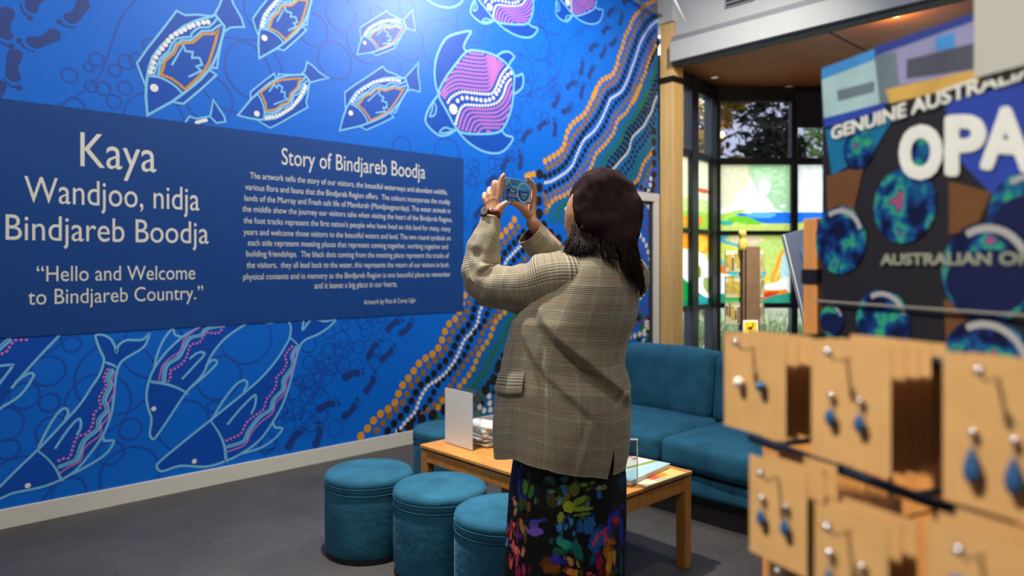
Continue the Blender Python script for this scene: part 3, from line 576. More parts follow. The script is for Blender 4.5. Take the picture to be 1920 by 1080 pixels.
# ------------------------------------------------------------------ river of dots
D = Art()
R6 = lambda pts: [(640+x/3.857, 560+y/3.857) for x, y in pts]; R9 = lambda pts: [(980+x/4.319, 150+y/4.319) for x, y in pts]; R10 = lambda pts: [(1080+x/5.4, y/5.4) for x, y in pts]; R8 = lambda pts: [(860+x/4.5, 360+y/4.5) for x, y in pts]
lo_org = R6([(25, 1080), (85, 1030), (140, 990), (190, 935), (237, 873), (290, 825), (350, 788), (397, 733), (417, 662), (458, 602), (505, 548), (543, 488), (588, 442), (642, 412), (690, 368), (722, 307), (745, 240), (775, 183), (823, 143), (853, 92)])+[(872, 549), (884, 520), (900, 490), (916, 470), (927, 456)]+R8([(345, 380), (380, 342), (427, 298), (463, 245), (478, 178)])
lo_wht = R6([(310, 1010), (355, 980), (395, 958), (425, 935), (450, 905), (478, 873), (508, 845), (535, 808), (548, 772), (562, 735), (580, 697), (600, 662), (628, 628), (657, 607), (688, 590), (717, 566), (747, 541), (770, 512), (793, 483), (815, 452), (833, 418), (850, 382), (865, 346), (880, 313), (900, 282), (925, 257), (948, 232), (970, 197), (985, 163), (993, 125), (1000, 88), (1015, 58), (1040, 28)])+[(922, 547), (932, 525), (938, 508)]+R8([(383, 625), (398, 583), (420, 557), (445, 530), (470, 503), (497, 475), (530, 445), (580, 400)])
lo_or2 = R6([(698, 785), (730, 735), (790, 690), (857, 628), (895, 585), (930, 537), (960, 485), (978, 428), (1005, 377), (1040, 330), (1072, 282), (1088, 228), (1108, 175), (1143, 130), (1180, 97)])+[(950, 580), (965, 560), (980, 530), (990, 500), (1005, 480), (1025, 455)]
up_org = R9([(178, 658), (215, 637), (258, 608), (297, 583), (328, 540), (343, 480), (360, 420), (387, 375), (418, 340), (457, 308), (490, 285), (517, 240), (540, 195), (563, 147), (583, 100), (605, 55)])+R10([(165, 990), (188, 935), (215, 880), (250, 825), (290, 795), (335, 780), (372, 745), (398, 690), (418, 635), (428, 570), (452, 512), (473, 455), (485, 390), (508, 340), (535, 290), (555, 235), (580, 185), (610, 145), (650, 105), (670, 70), (720, 40), (790, 10), (860, -40)])
up_wht = R9([(180, 832), (230, 820), (290, 785), (350, 745), (400, 690), (430, 620), (470, 530), (500, 480), (560, 430), (600, 380), (640, 310), (680, 220), (700, 170)])+R10([(340, 1005), (440, 940), (480, 890), (530, 780), (560, 690), (590, 610), (620, 520), (650, 430), (700, 340), (750, 270), (810, 215), (870, 180)])
up_or2 = R9([(190, 1060), (215, 1010), (247, 972), (285, 952), (325, 938), (362, 915), (395, 890), (470, 800), (540, 725), (560, 680), (577, 630), (598, 590), (628, 560), (655, 532), (683, 500), (708, 463), (733, 430), (747, 385), (760, 340), (785, 305), (815, 285), (840, 255), (860, 220), (880, 190), (903, 160), (922, 120), (935, 85), (955, 35)])+R10([(560, 1045), (590, 1010), (612, 960), (628, 910), (655, 855), (665, 810), (690, 760), (705, 715), (720, 660), (735, 620), (755, 560), (780, 515), (800, 470), (840, 430), (870, 400)])
up_wh2 = R9([(640, 800), (740, 710), (790, 650), (830, 610), (860, 560), (870, 510), (890, 460), (930, 420), (980, 370), (1010, 310), (1040, 260), (1060, 190), (1085, 130), (1110, 40)])
up_or3 = R9([(860, 880), (915, 825), (940, 785), (955, 735), (970, 690), (995, 650), (1018, 620), (1060, 560)])
C = lambda px: [np.array(wl(u, v)) for u, v in px]
def norm(c, n=240):
    c = spline(c, n=5); L = [0]
    for p, q in zip(c[:-1], c[1:]): L.append(L[-1]+float(np.linalg.norm(q-p)))
    t = np.linspace(0, L[-1], n); c = np.array(c); return [np.array([np.interp(x, L, c[:, 0]), np.interp(x, L, c[:, 1])]) for x in t]
def between(c1, c2, t): return [p+(q-p)*t for p, q in zip(norm(c1), norm(c2))]
def shift(c, dx, dz): return [p+np.array([dx, dz]) for p in norm(c)]
DONE = []
def dots(c, r, m, step, chk=True, off=.005, e=1.0, st=0):
    for q in resample(norm(c), step, st):
        if q[0] < XR-.02 and q[1] > .12: D.dot(q, r, off, m, 12, e)
def riverband(pts): D.fill(pts, .0031, TEAL)
lo, lw_, l2 = C(lo_org), C(lo_wht), C(lo_or2); uo, uw, u2, w2, o3_ = C(up_org), C(up_wht), C(up_or2), C(up_wh2), C(up_or3)
band = [tuple(p) for p in norm(u2, 40)]+[(XR, norm(u2, 40)[-1][1]), (XR, wl(1235, 300)[1]), wl(1200, 345), wl(1100, 420), wl(1030, 420)]
riverband(band)
band = [tuple(p) for p in norm(l2, 30)]+[wl(1060, 560), wl(1000, 760), wl(930, 790), wl(860, 780)]; riverband(band)
dots(lo, .0315, ORG, .073); dots(uo, .030, ORG, .066)
dots(between(lo, lw_, .33), .028, BRN, .073, st=.03); dots(between(lo, lw_, .68), .031, BLK, .074)
dots(lw_, .0175, WHT, .04); dots(uw, .0155, WHT, .038)
dots(between(uo, uw, .36), .028, BRN, .066, st=.03); dots(between(uo, uw, .7), .029, BLK, .066)
dots(between(lw_, l2, .27), .028, BLK, .07); dots(between(lw_, l2, .64), .026, BRN, .068, st=.03); dots(l2, .028, ORG, .066)
dots(between(uw, u2, .32), .0255, BLK, .066); dots(between(uw, u2, .66), .024, BRN, .064, st=.02); dots(u2, .026, ORG, .060)
gr_ = shift(u2, .13, -.04); dots(gr_, .025, GRN, .06)
for t in (.3, .55, .78): dots(between(gr_, w2, t), .0225, BLK, .062, st=t*.05)
dots(w2, .0150, WHT, .037)
for t, m in ((.25, BLK), (.46, BLK), (.72, GRN)): dots(between(w2, o3_, t), .0225, m, .064, st=t*.05)
dots(o3_, .027, ORG, .062); dots(shift(o3_, .10, -.06), .026, BRN, .066); dots(shift(o3_, .19, -.12), .026, BLK, .07)
dots(shift(l2, .15, -.02), .027, GRN, .068); dots(shift(l2, .25, -.06), .026, BLK, .07); dots(shift(l2, .34, -.12), .025, BLK, .08)
def spots(px, rv, m, off=.0053, e=1.0):
    for u, v in px:
        q = hit(u, v, Vector((0, WALL, 0)), Vector((0, 1, 0))); 
        if q.x < XR-.03: D.dot((q.x, q.z), rv*(q-CAM).dot(FW)/FOC, off, m, 16, e)
spots(R9([(135, 762), (133, 870), (127, 980), (130, 1078)])+R8([(680, 185), (715, 280), (775, 350), (840, 395)]), 9.2, BLK)
spots(R9([(1060, 415), (1060, 500), (1062, 590), (1063, 675), (1060, 765), (1055, 850), (1050, 915), (1085, 330), (1085, 240)]), 7.6, BLK)
spots(R9([(1097, 480), (1096, 520), (1094, 560), (1094, 600), (1096, 640), (1100, 680), (1100, 440), (1097, 360), (1035, 800), (1030, 850), (1018, 900)]), 4.6, WHT)
spots(R6([(985, 730), (1043, 660), (1100, 585), (660, 840), (578, 870), (490, 925), (1135, 490), (745, 800)]), 10, BLK)
spots(R6([(1065, 705), (1070, 755), (1075, 803), (1030, 808), (997, 783)]), 5.6, WHT); spots(R6([(700, 857), (990, 830), (1010, 700)]), 7, GRN)
for k in range(40):
    spots([(1218+rnd.uniform(0, 18), rnd.uniform(300, 372))], 2.4, PUR, .0051)
spots(R9([(28, 780), (55, 768), (85, 762)]), 6, ORG); spots(R9([(170, 935), (185, 1000), (185, 1065)]), 5.5, BRN)
# meeting place: rings of dots round a centre (mostly behind the visitor), partly on the door
mc = wl(1185, 500)
for R, r, m, n in ((.10, .03, WHT, 12), (.2, .024, PUR, 24), (.28, .028, WHT, 28), (.38, .026, PUR, 40), (.47, .026, PUR, 50), (.56, .03, WHT, 46), (.66, .028, BLK, 60)):
    for k in range(n):
        an = 6.2832*k/n; x, z = mc[0]+R*1.1*math.cos(an), mc[1]+R*math.sin(an)*1.3
        if x < XR-.03: D.dot((x, z), r, .0056, m, 12)
for k in range(60):
    x, z = rnd.uniform(wl(1195, 600)[0], XR-.04), rnd.uniform(.35, .85); D.dot((x, z), rnd.uniform(.02, .05), .0054, rnd.choice([BLK, GRN, WHT, BLK, GRN]), 12)
D.build('river_of_dots', MM, mural)
# ------------------------------------------------------------------ door in the mural wall
dx0, dx1 = 5.52, wl(1231.5, 495)[0]; DT = 2.16
dr = bpy.data.objects.new('door_1', None); COL.objects.link(dr); dr.location = ((dx0+dx1)/2, WALL, 0); dr['kind'] = 'structure'
b = MB(); b.abox(dx0, dx0+.09, WALL-.035, WALL, 0, DT-.09, .004); b.abox(dx1-.09, dx1, WALL-.035, WALL, 0, DT-.09, .004); b.abox(dx0, dx1, WALL-.035, WALL, DT-.09, DT, .004); b.build('door_frame', M_white, dr)
b = MB(); b.abox(dx0+.09, dx0+.115, WALL-.012, WALL-.002, 0, DT-.09); b.abox(dx1-.15, dx1-.09, WALL-.012, WALL-.002, 0, DT-.09); b.abox(dx0+.09, dx1-.09, WALL-.012, WALL-.002, DT-.115, DT-.09); b.build('shadow_gap', mat('door_gap_shade', srgb(52, 50, 54), .7), dr)  # dark strips painted in for the shade in the gap round the leaf
# ------------------------------------------------------------------ text panel
tp = thing('text_panel', (wl(434, 400)[0], WALL, 1.5), 'dark blue panel with white welcome words and story text on the mural', 'sign')
xl = -.35; xr = (wl(868, 297)[0]+wl(868, 583)[0])/2
zt = sum(wl(*p)[1] for p in ((10, 186), (434, 241), (868, 297)))/3; zb = sum(wl(*p)[1] for p in ((10, 634), (434, 609), (868, 583)))/3
b = MB(); b.abox(xl, xr, WALL-.0085, WALL-.0055, zb, zt); b.build('panel', m_panel, tp)
m_text = mat('panel_lettering', srgb(226, 226, 214), .5)
def text_mesh(body):
    c = bpy.data.curves.new('t', 'FONT'); c.body = body; c.size = 1; c.resolution_u = 4
    o = bpy.data.objects.new('t', c); COL.objects.link(o); dg = bpy.context.evaluated_depsgraph_get(); dg.update()
    me = bpy.data.meshes.new_from_object(o.evaluated_get(dg)); bpy.data.objects.remove(o); bpy.data.curves.remove(c)
    return me
def text_line(name, body, u0, v0, u1, v1, cap_px, m, parent, bold=0.0, cap=.729):
    me = text_mesh(body); xs = [v.co.x for v in me.vertices]; x0, x1 = min(xs), max(xs)
    p, q = wl(u0, v0), wl(u1, v1); d = (hit(u0, v0, Vector((0, WALL, 0)), Vector((0, 1, 0)))-CAM).dot(FW); h = cap_px*d/FOC
    zc = (p[1]+q[1])/2; sx = (q[0]-p[0])/(x1-x0); sz = h/cap
    for v in me.vertices: v.co = Vector((p[0]+(v.co.x-x0)*sx, WALL-.0092, zc+v.co.y*sz))
    me.materials.clear(); me.materials.append(m); o = link(name, me, parent); return o
text_line('welcome_word', 'Kaya', 150, 313, 292, 322, 68, m_text, tp)
text_line('welcome_word', 'Wandjoo, nidja', 45, 381, 373, 393, 52, m_text, tp)
text_line('welcome_word', 'Bindjareb Boodja', 10, 448, 390, 458, 51, m_text, tp)
text_line('translation', '\u201cHello and Welcome', 68, 526, 365, 525, 31, m_text, tp)
text_line('translation', 'to Bindjareb Country.\u201d', 52, 570, 380, 562, 31, m_text, tp)
text_line('story_heading', 'Story of Bindjareb Boodja', 527, 309, 796, 335, 33, m_text, tp)
body = ['The artwork tells the story of our visitors, the beautiful waterways and abundant wildlife,', 'various flora and fauna that the Bindjareb Region offers.  The colours incorporate the muddy', 'lands of the Murray and Fresh salt life of Mandurah (Mandjoogoordap). The water animals in',
 'the middle show the journey our visitors take when visiting the heart of the Bindjareb Region,', "the foot tracks represent the first nation's people who have lived on this land for many, many", 'years and welcome those visitors to the beautiful waters and land. The two round symbols on',
 'each side represent meeting places that represent coming together, working together and', 'building friendships.  The black dots coming from the meeting place represent the tracks of', 'the visitors,  they all lead back to the water, this represents the return of our visitors in both',
 'physical contents and in memory as the Bindjareb Region is one beautiful place to remember', 'and it leaves a big place in our hearts.', 'Artwork by Peta & Corey Ugle']
rows = [(107, 135, 1533, 250), (72, 212, 1555, 325), (67, 292, 1555, 388), (52, 372, 1567, 450), (60, 452, 1557, 520), (60, 540, 1557, 583), (92, 618, 1537, 645), (80, 697, 1545, 710), (82, 777, 1543, 778), (58, 860, 1557, 847), (573, 925, 1172, 920), (930, 1043, 1303, 1030)]
for t, (x0, y0, x1, y1) in zip(body, rows):
    text_line('credit_line' if t.startswith('Artwork by') else 'story_line', t, 440+x0/3.858, 300+y0/3.858, 440+x1/3.858, 300+y1/3.858, 12.2 if not t.startswith('Artwork by') else 9.5, m_text, tp)
# ================================================================== FURNITURE
def atz(u, v, z): return hit(u, v, Vector((0, 0, z)), UP)
def stool(u, d, label):
    c = at(u, CV, d); c.z = 0
    r = thing('stool', c, label, 'stool', 'round teal velvet stools')
    b = MB(); prof = [(.198, .022), (.206, .03), (.210, .06), (.212, .15), (.212, .25), (.211, .318), (.2085, .324), (.2115, .33), (.2125, .348), (.2105, .352), (.2125, .357), (.2125, .372), (.208, .384), (.196, .393), (.17, .398), (.1, .401), (.02, .402)]
    b.lathe(c, prof, 64); b.build('seat', M_velvet, r, True)
    b = MB(); b.lathe(c, [(.200, 0), (.202, .004), (.202, .024), (.19, .026)], 48); autosmooth(b.build('base', M_black, r))
    b = MB(); n = 64
    for zz in (.3225, .3535): b.tube([c+Vector((.2125*math.cos(6.2832*k/n), .2125*math.sin(6.2832*k/n), zz)) for k in range(n+1)], .0022, 6)
    b.build('piping', M_velvet, r, True)
stool(692, 3.51, 'teal velvet stool standing clear on the left, its whole black base showing')
stool(825, 3.275, 'teal velvet stool in the middle of the front three')
stool(948, 2.95, 'teal velvet stool partly hidden by the long skirt')
stool(839, 4.43, 'teal velvet stool by the mural wall behind the wooden table')
# table -------------------------------------------------------------
TX0, TX1, TY0, TY1, TZ = 2.235, 2.868, 1.84, 3.10, .444
tb = thing('coffee_table', ((TX0+TX1)/2, (TY0+TY1)/2, 0), 'long low oak coffee table between the stools and the sofa', 'table')
b = MB(); b.abox(TX0, TX1, TY0, TY1, TZ-.017, TZ, .003); b.build('tabletop', M_oak, tb)
b = MB(); b.abox(TX0+.012, TX1-.012, TY0+.012, TY1-.012, TZ-.027, TZ-.017); b.build('shadow_strip', mat('table_gap_shade', srgb(70, 44, 20), .6), tb)  # shade of the gap under the top, put in as dark colour
for x0, x1, y0, y1 in ((TX0+.05, TX1-.05, TY0+.008, TY0+.028), (TX0+.05, TX1-.05, TY1-.028, TY1-.008), (TX0+.008, TX0+.028, TY0+.05, TY1-.05), (TX1-.028, TX1-.008, TY0+.05, TY1-.05)):
    b = MB(); b.abox(x0, x1, y0, y1, TZ-.087, TZ-.027, .002); b.build('apron', M_oakleg, tb)
for x in (TX0+.004, TX1-.054):
    for y in (TY0+.004, TY1-.054):
        b = MB(); b.abox(x, x+.05, y, y+.05, 0, TZ-.027, .003); b.build('leg', M_oakleg, tb)
# sofa --------------------------------------------------------------
def pillow(mb, x0, x1, y0, y1, z0, z1, puff=.03, n=14, rr=.06, tilt=0):
    """soft upholstered block: rounded edges, bulging faces"""
    cx, cy, cz = (x0+x1)/2, (y0+y1)/2, (z0+z1)/2; hx, hy, hz = (x1-x0)/2, (y1-y0)/2, (z1-z0)/2; r = min(rr, hx*.95, hy*.95, hz*.95)
    def warp(p):
        q = Vector((max(-hx+r, min(hx-r, p.x)), max(-hy+r, min(hy-r, p.y)), max(-hz+r, min(hz-r, p.z))))
        d = p-q; o = q+(d.normalized()*r if d.length > 1e-9 else Vector())
        ux, uy, uz = o.x/hx, o.y/hy, o.z/hz
        o = Vector((o.x*(1+puff*.5/hx*(1-uy*uy)*(1-uz*uz)), o.y*(1+puff*.15/hy*(1-ux*ux)), o.z*(1+puff/hz*(1-ux*ux)*(1-uy*uy))))
        o += Vector((1, 1, 1))*noise.noise(Vector((cx+o.x*4, cy+o.y*4, cz+o.z*4)))*.008
        o.x += tilt*(o.z+hz); return Vector((cx, cy, cz))+o
    for ax in range(3):
        for sgn in (-1, 1):
            g = []
            for i in range(n+1):
                row = []
                for j in range(n+1):
                    a_, b_ = math.sin((2*i/n-1)*math.pi/2)*.999, math.sin((2*j/n-1)*math.pi/2)*.999
                    p = [0, 0, 0]; p[ax] = sgn*[hx, hy, hz][ax]; o1, o2 = [k for k in range(3) if k != ax]
                    p[o1] = a_*[hx, hy, hz][o1]; p[o2] = b_*[hx, hy, hz][o2]; row.append(warp(Vector(p)))
                g.append(row)
            if (sgn > 0) != (ax == 1): g = g[::-1]
            mb.grid(g, False)
sf = thing('sofa', (3.8, 2.35, 0), 'teal velvet two-seat sofa standing in front of the bay window', 'sofa')
SX0, SX1, SY0, SYM, SY1 = 3.30, 4.2, 1.52, 2.335, 3.15
b = MB(); pillow(b, SX0+.03, SX1, SY0, SY1, .15, .26, .005, 10, .025); b.build('base', M_velvet, sf, True, 1e-4)
b = MB(); b.abox(SX0+.1, SX1-.06, SY0+.06, SY1-.06, .0, .155); b.build('plinth', mat('sofa_plinth', srgb(46, 42, 38), .8), sf)
b = MB(); b.abox(SX0+.05, SX1-.04, SY0+.03, SY1-.03, .25, .30); b.build('shadow_gap', M_black, sf)  # black filler standing in for shade between cushions and base
for y0, y1 in ((SY0, SYM-.003), (SYM+.003, SY1)):
    b = MB(); pillow(b, SX0, SX1-.2, y0, y1, .285, .44, .028, 16, .04); b.build('seat_cushion', M_velvet, sf, True, 1e-4)
for y0, y1 in ((SY0, SYM+.05), (SYM+.06, SY1)):
    b = MB(); pillow(b, SX1-.30, SX1-.06, y0, y1, .42, .83, .03, 16, .06, .12); b.build('back_cushion', M_velvet, sf, True, 1e-4)
b = MB(); pillow(b, SX1-.05, SX1+.05, SY0, SY1, .24, .74, .004, 8, .03); b.build('back_frame', M_velvet, sf, True, 1e-4)
# ------------------------------------------------------------------ things on the table
p0, p1 = atz(835, 830, TZ), atz(886, 846, TZ); e = (p1-p0).normalized(); n = UP.cross(e); wd = (p1-p0).length
sg = thing('sign_holder', (p0+p1)/2, 'white sheet standing upright in a clear acrylic holder on the table corner', 'sign holder')
q = (p0+p1)/2+UP*.001
b = MB(); b.box(q+UP*.149, e, n, UP, wd/2, .0015, .145); b.build('paper_sheet', mat('paper_white', srgb(224, 222, 212), .5), sg)
b = MB(); b.box(q+UP*.15+n*.055, e, n, UP, wd/2, .0015, .15); b.box(q+UP*.0015+n*.028, e, n, UP, wd/2, .027, .0015); b.build('acrylic_back', M_clear, sg)
M_paper = [mat('leaflet_white', srgb(232, 230, 226), .5, noise_amt=.05), mat('leaflet_cream', srgb(222, 214, 198), .5, noise_amt=.06), mat('leaflet_grey', srgb(200, 200, 202), .5)]
M_print = [mat(f'print_{i}', srgb(*c), .45, noise_amt=.35, noise_scale=25) for i, c in enumerate([(214, 216, 214), (150, 176, 160), (232, 226, 214), (190, 196, 204)])]
c0 = atz(906, 842, TZ); z = TZ+.0005; rnd = random.Random(5)
what = ['bottom', 'second from the bottom', 'third from the bottom', 'fourth from the bottom', 'fifth from the bottom', 'sixth from the bottom', 'seventh from the bottom', 'eighth from the bottom', 'third from the top', 'second from the top', 'topmost']
c0 = c0+Vector((.09, .10, 0))
for k in range(11):
    an = rnd.uniform(-.28, .28); e1 = Vector((math.cos(an), math.sin(an), 0)); e2 = Vector((-e1.y, e1.x, 0)); th = rnd.uniform(.006, .010)
    cc = c0+Vector((rnd.uniform(-.012, .012), rnd.uniform(-.012, .012), 0)); cc.z = z+th/2
    L = thing('brochure', (cc.x, cc.y, z), f'white brochure {what[k]} of the pile behind the upright white sheet', 'brochure', 'brochures piled behind the sign holder')
    b = MB(); b.box(cc, e1, e2, UP, .075, .105, th/2); b.build('pages', M_paper[k % 3], L)
    b = MB(); b.box(cc+UP*(th/2+.0006), e1, e2, UP, .0755, .1055, .0005); b.build('cover', M_print[k % 4], L)
    z += th+.0016
def booklet(name, corners, z, th, base_col, shapes, label):
    """corners: pixel near-left, near-right, far-right on the plane z"""
    a_, b_, c_ = [atz(u, v, z+th) for u, v in corners]; e1 = (b_-a_); w_ = e1.length; e1.normalize(); e2 = UP.cross(e1); h_ = (c_-b_).dot(e2)
    cc = a_+e1*w_/2+e2*h_/2; cc.z = z
    r = thing(name, cc, label, 'book')
    m1 = MB(); m1.box(cc+UP*th/2, e1, e2, UP, w_/2-.002, abs(h_)/2-.002, th/2-.001); m1.build('pages', M_paper[0], r)
    m1 = MB(); m1.box(cc+UP*(th-.0006), e1, e2, UP, w_/2, abs(h_)/2, .0006)
    ms = [base_col]
    for i, (P, col) in enumerate(shapes):
        ms.append(col); m1.poly([a_*1+e1*(w_*x)+e2*(h_*y)+UP*(z+th+.0003+i*.0002-a_.z) for x, y in P], i+1)
    m1.build('cover', ms, r)
booklet('guide_book', [(1212, 912), (1288, 886), (1250, 876)], TZ+.0005, .008, mat('cover_yellow', srgb(226, 206, 120), .4), [([(.1, .35), (.55, .3), (.6, .8), (.15, .75)], mat('cover_red', srgb(222, 92, 60), .4)), ([(.5, .3), (.7, .35), (.72, .7), (.52, .72)], mat('cover_orange', srgb(236, 150, 40), .4)), ([(.2, .15), (.55, .12), (.55, .26), (.2, .3)], mat('cover_blue', srgb(170, 200, 196), .4)), ([(.02, .03), (.3, .03), (.3, .95), (.02, .95)], mat('cover_cream', srgb(236, 226, 190), .4))], 'thin yellow and red guide booklet at the table corner nearest the sofa')
booklet('guide_book', [(1183, 902), (1257, 869), (1192, 853)], TZ+.009, .02, mat('cover_ivory', srgb(238, 234, 218), .35), [([(.0, .0), (1, 0), (1, .30), (0, .5)], mat('cover_sea', srgb(176, 216, 222), .35)), ([(0, .5), (.35, .55), (1, .30), (1, .44), (.4, .66), (0, .66)], mat('cover_green', srgb(140, 172, 84), .35)), ([(.86, .8), (.93, .8), (.93, .9), (.86, .9)], mat('cover_dot', srgb(200, 70, 80), .35)), ([(.45, .78), (.6, .78), (.6, .86), (.45, .86)], mat('cover_logo', srgb(90, 96, 90), .35))], 'thick white guide book with green and blue cover lying on the yellow booklet')
q = atz(1195, 915, TZ); ah = thing('leaflet_holder', (q.x-.06, q.y+.05, TZ), 'clear acrylic leaflet holder standing on the table beside the white book', 'holder')
b = MB(); e1, e2 = -RT, FW; hh = .205; wz = .12; dz = .014; qq = q+UP*.0005
M_edge = mat('acrylic_edge', srgb(226, 232, 234), .25)
for o1, o2, h1, h2 in ((wz/2, 0, wz/2, .0015), (wz/2, dz, wz/2, .0015)): b.box(qq+e1*o1+e2*o2+UP*hh/2, e1, e2, UP, h1, h2, hh/2)
for o1 in (0, wz): b.box(qq+e1*o1+e2*dz/2+UP*hh/2, e1, e2, UP, .0015, dz/2, hh/2)
b.build('acrylic_walls', M_clear, ah)
b = MB()
for o1 in (0, wz): b.box(qq+e1*o1-e2*.001+UP*hh/2, e1, e2, UP, .0022, .0022, hh/2); b.box(qq+e1*o1+e2*dz/2+UP*hh, e1, e2, UP, .002, dz/2, .002)
for o2 in (0, dz): b.box(qq+e1*wz/2+e2*o2+UP*hh, e1, e2, UP, wz/2, .002, .002)
b.build('rim', M_edge, ah)
# ================================================================== POSTCARD SPINNER behind the sofa
def gpt(u, d, z): p = at(u, CV, d); p.z = z; return p
SD = 5.4; zs = lambda v: HC+(CV-v)*SD/FOC
sp = thing('postcard_spinner', gpt(1404, SD, 0), 'wooden postcard spinner rack with clear pockets behind the sofa', 'rack')
M_card = mat('brown_board', srgb(112, 86, 60), .6, noise_amt=.12); M_pock = glassy('pocket_plastic', (.93, .92, .86, 1), .08)
cx = gpt(1408, SD, 0); e1, e2 = RT, FW
b = MB(); b.box(cx+UP*(zs(632)+zs(462))/2, e1, e2, UP, .052, .05, (zs(462)-zs(632))/2, .004); b.build('column', M_card, sp)
b = MB(); b.box(gpt(1391, SD, (zs(632)+zs(462))/2), e1, e2, UP, .006, .05, (zs(462)-zs(632))/2); b.build('side_rail', M_card, sp)
b = MB(); b.tube([cx, cx+UP*(zs(632)-.03)], .02, 14); b.lathe(cx, [(.22, 0), (.22, .02), (.05, .035)], 30); b.box(cx+UP*zs(634), e1, e2, UP, .12, .12, .015); autosmooth(b.build('stand', M_dark, sp))
b = MB(); b.lathe(gpt(1392, SD-.02, 0), [(.028, zs(470)), (.032, zs(466)), (.03, zs(452)), (.02, zs(448)), (.024, zs(444)), (.03, zs(440)), (.026, zs(434)), (.018, zs(432))], 20); b.build('finial', mat('gold_finial', srgb(190, 164, 70), .5, noise_amt=.3, noise_scale=40), sp, True)
pcols = [(212, 190, 60), (226, 226, 220), (150, 120, 80), (120, 150, 170), (232, 214, 120), (180, 180, 170), (230, 200, 40), (90, 110, 140), (205, 205, 200)]
rnd = random.Random(9)
rowsv = [(469, 512), (517, 560), (566, 610)]; rn = ['top', 'middle', 'bottom']
for i, (va, vb) in enumerate(rowsv):
    for side, u0, u1 in (('left', 1358, 1388), ('right', 1421, 1432)):
        za, zb2 = zs(vb), zs(va); q = gpt((u0+u1)/2, SD, (za+zb2)/2); hw = (u1-u0)/2*SD/FOC
        m1 = MB(); m1.box(q-FW*.03, e1, e2, UP, hw, .002, (zb2-za)/2); m1.box(q-UP*(zb2-za)/2, e1, e2, UP, hw, .03, .003); m1.build('pocket', M_pock, sp)
        c = thing('postcards', q, f'postcards in the {rn[i]} {side} pocket of the spinner', 'postcards')
        m1 = MB(); m1.box(q+UP*.003, e1, e2, UP, hw*.9, .012, (zb2-za)/2-.006); m1.build('card_block', mat('postcard_edge', srgb(232, 228, 206), .6), c)
        m1 = MB()
        for k in range(5):
            w_ = hw*1.8/5; m1.box(q+UP*rnd.uniform(-.02, .03)-FW*.0125+e1*(-hw*.9+w_*(k+.5)), e1, e2, UP, w_*.4, .0006, (zb2-za)*rnd.uniform(.18, .4), 0, k % 3)
        m1.build('picture', [mat(f'pc_{i}{side}{k}', srgb(*pcols[rnd.randrange(9)]), .5, noise_amt=.3, noise_scale=30) for k in range(3)], c)
q = gpt(1407, SD-.055, (zs(630)+zs(600))/2); em = thing('bird_sign_card', q, 'yellow card with a black walking bird on the front of the spinner', 'card')
m1 = MB(); m1.box(q, e1, e2, UP, .056, .002, .064); m1.build('card_sheet', M_paper[0], em)
m1 = MB(); m1.box(q-FW*.0026+UP*.004, e1, e2, UP, .044, .0006, .048); m1.build('yellow_field', mat('sign_yellow', srgb(240, 206, 20), .5), em)
m1 = MB(); z_ = -FW*.004
for P in ([(-.024, .002), (-.012, .014), (.006, .014), (.016, .006), (.01, -.008), (-.012, -.008)], [(.008, .008), (.018, .01), (.02, .034), (.027, .036), (.026, .04), (.016, .04), (.012, .02)], [(-.004, -.006), (0, -.006), (-.002, -.034), (.006, -.036), (-.008, -.036)], [(.003, -.006), (.007, -.006), (.012, -.03), (.02, -.03), (.008, -.033)]):
    m1.poly([q+z_+e1*x+UP*y for x, y in P])
m1.build('bird_silhouette', M_black, em)
# ================================================================== LEANING PICTURE PANEL
ES = 5.2; tl = at(1468, 440, ES); blp = at(1512, 617, ES); e2v = (tl-blp); hl = e2v.length; e2v.normalize(); e1v = (RT*.93+FW*.36).normalized(); e1v = (e1v-e2v*e1v.dot(e2v)).normalized(); nv = e1v.cross(e2v)
ep = thing('picture_panel', gpt(1540, ES, 0), 'grey slanting display panel with a dark framed landscape picture beside the foreground rack', 'display panel')
cc = (tl+blp)/2+e1v*.2
b = MB(); b.box(cc, e1v, e2v, nv, .2, hl/2, .011, .002); b.build('panel', mat('panel_grey', srgb(84, 92, 112), .3), ep)
b = MB(); b.box((tl+blp)/2-e1v*.003, e1v, e2v, nv, .005, hl/2, .013); b.build('edge_strip', mat('panel_edge', srgb(196, 200, 200), .35), ep)
b = MB(); b.box(cc+e1v*.02+e2v*.02-nv*.013*(1 if nv.dot(FW) > 0 else -1), e1v, e2v, nv, .12, .2, .002); b.build('picture', mat('picture_print', srgb(70, 96, 130), .3, noise_amt=.7, noise_scale=9), ep)
b = MB(); foot_ = gpt(1540, ES, 0); b.tube([foot_+UP*.02, blp+e1v*.2+UP*.03], .025, 12); b.lathe(foot_, [(.2, 0), (.2, .015), (.04, .03)], 30); autosmooth(b.build('stand', M_dark, ep))
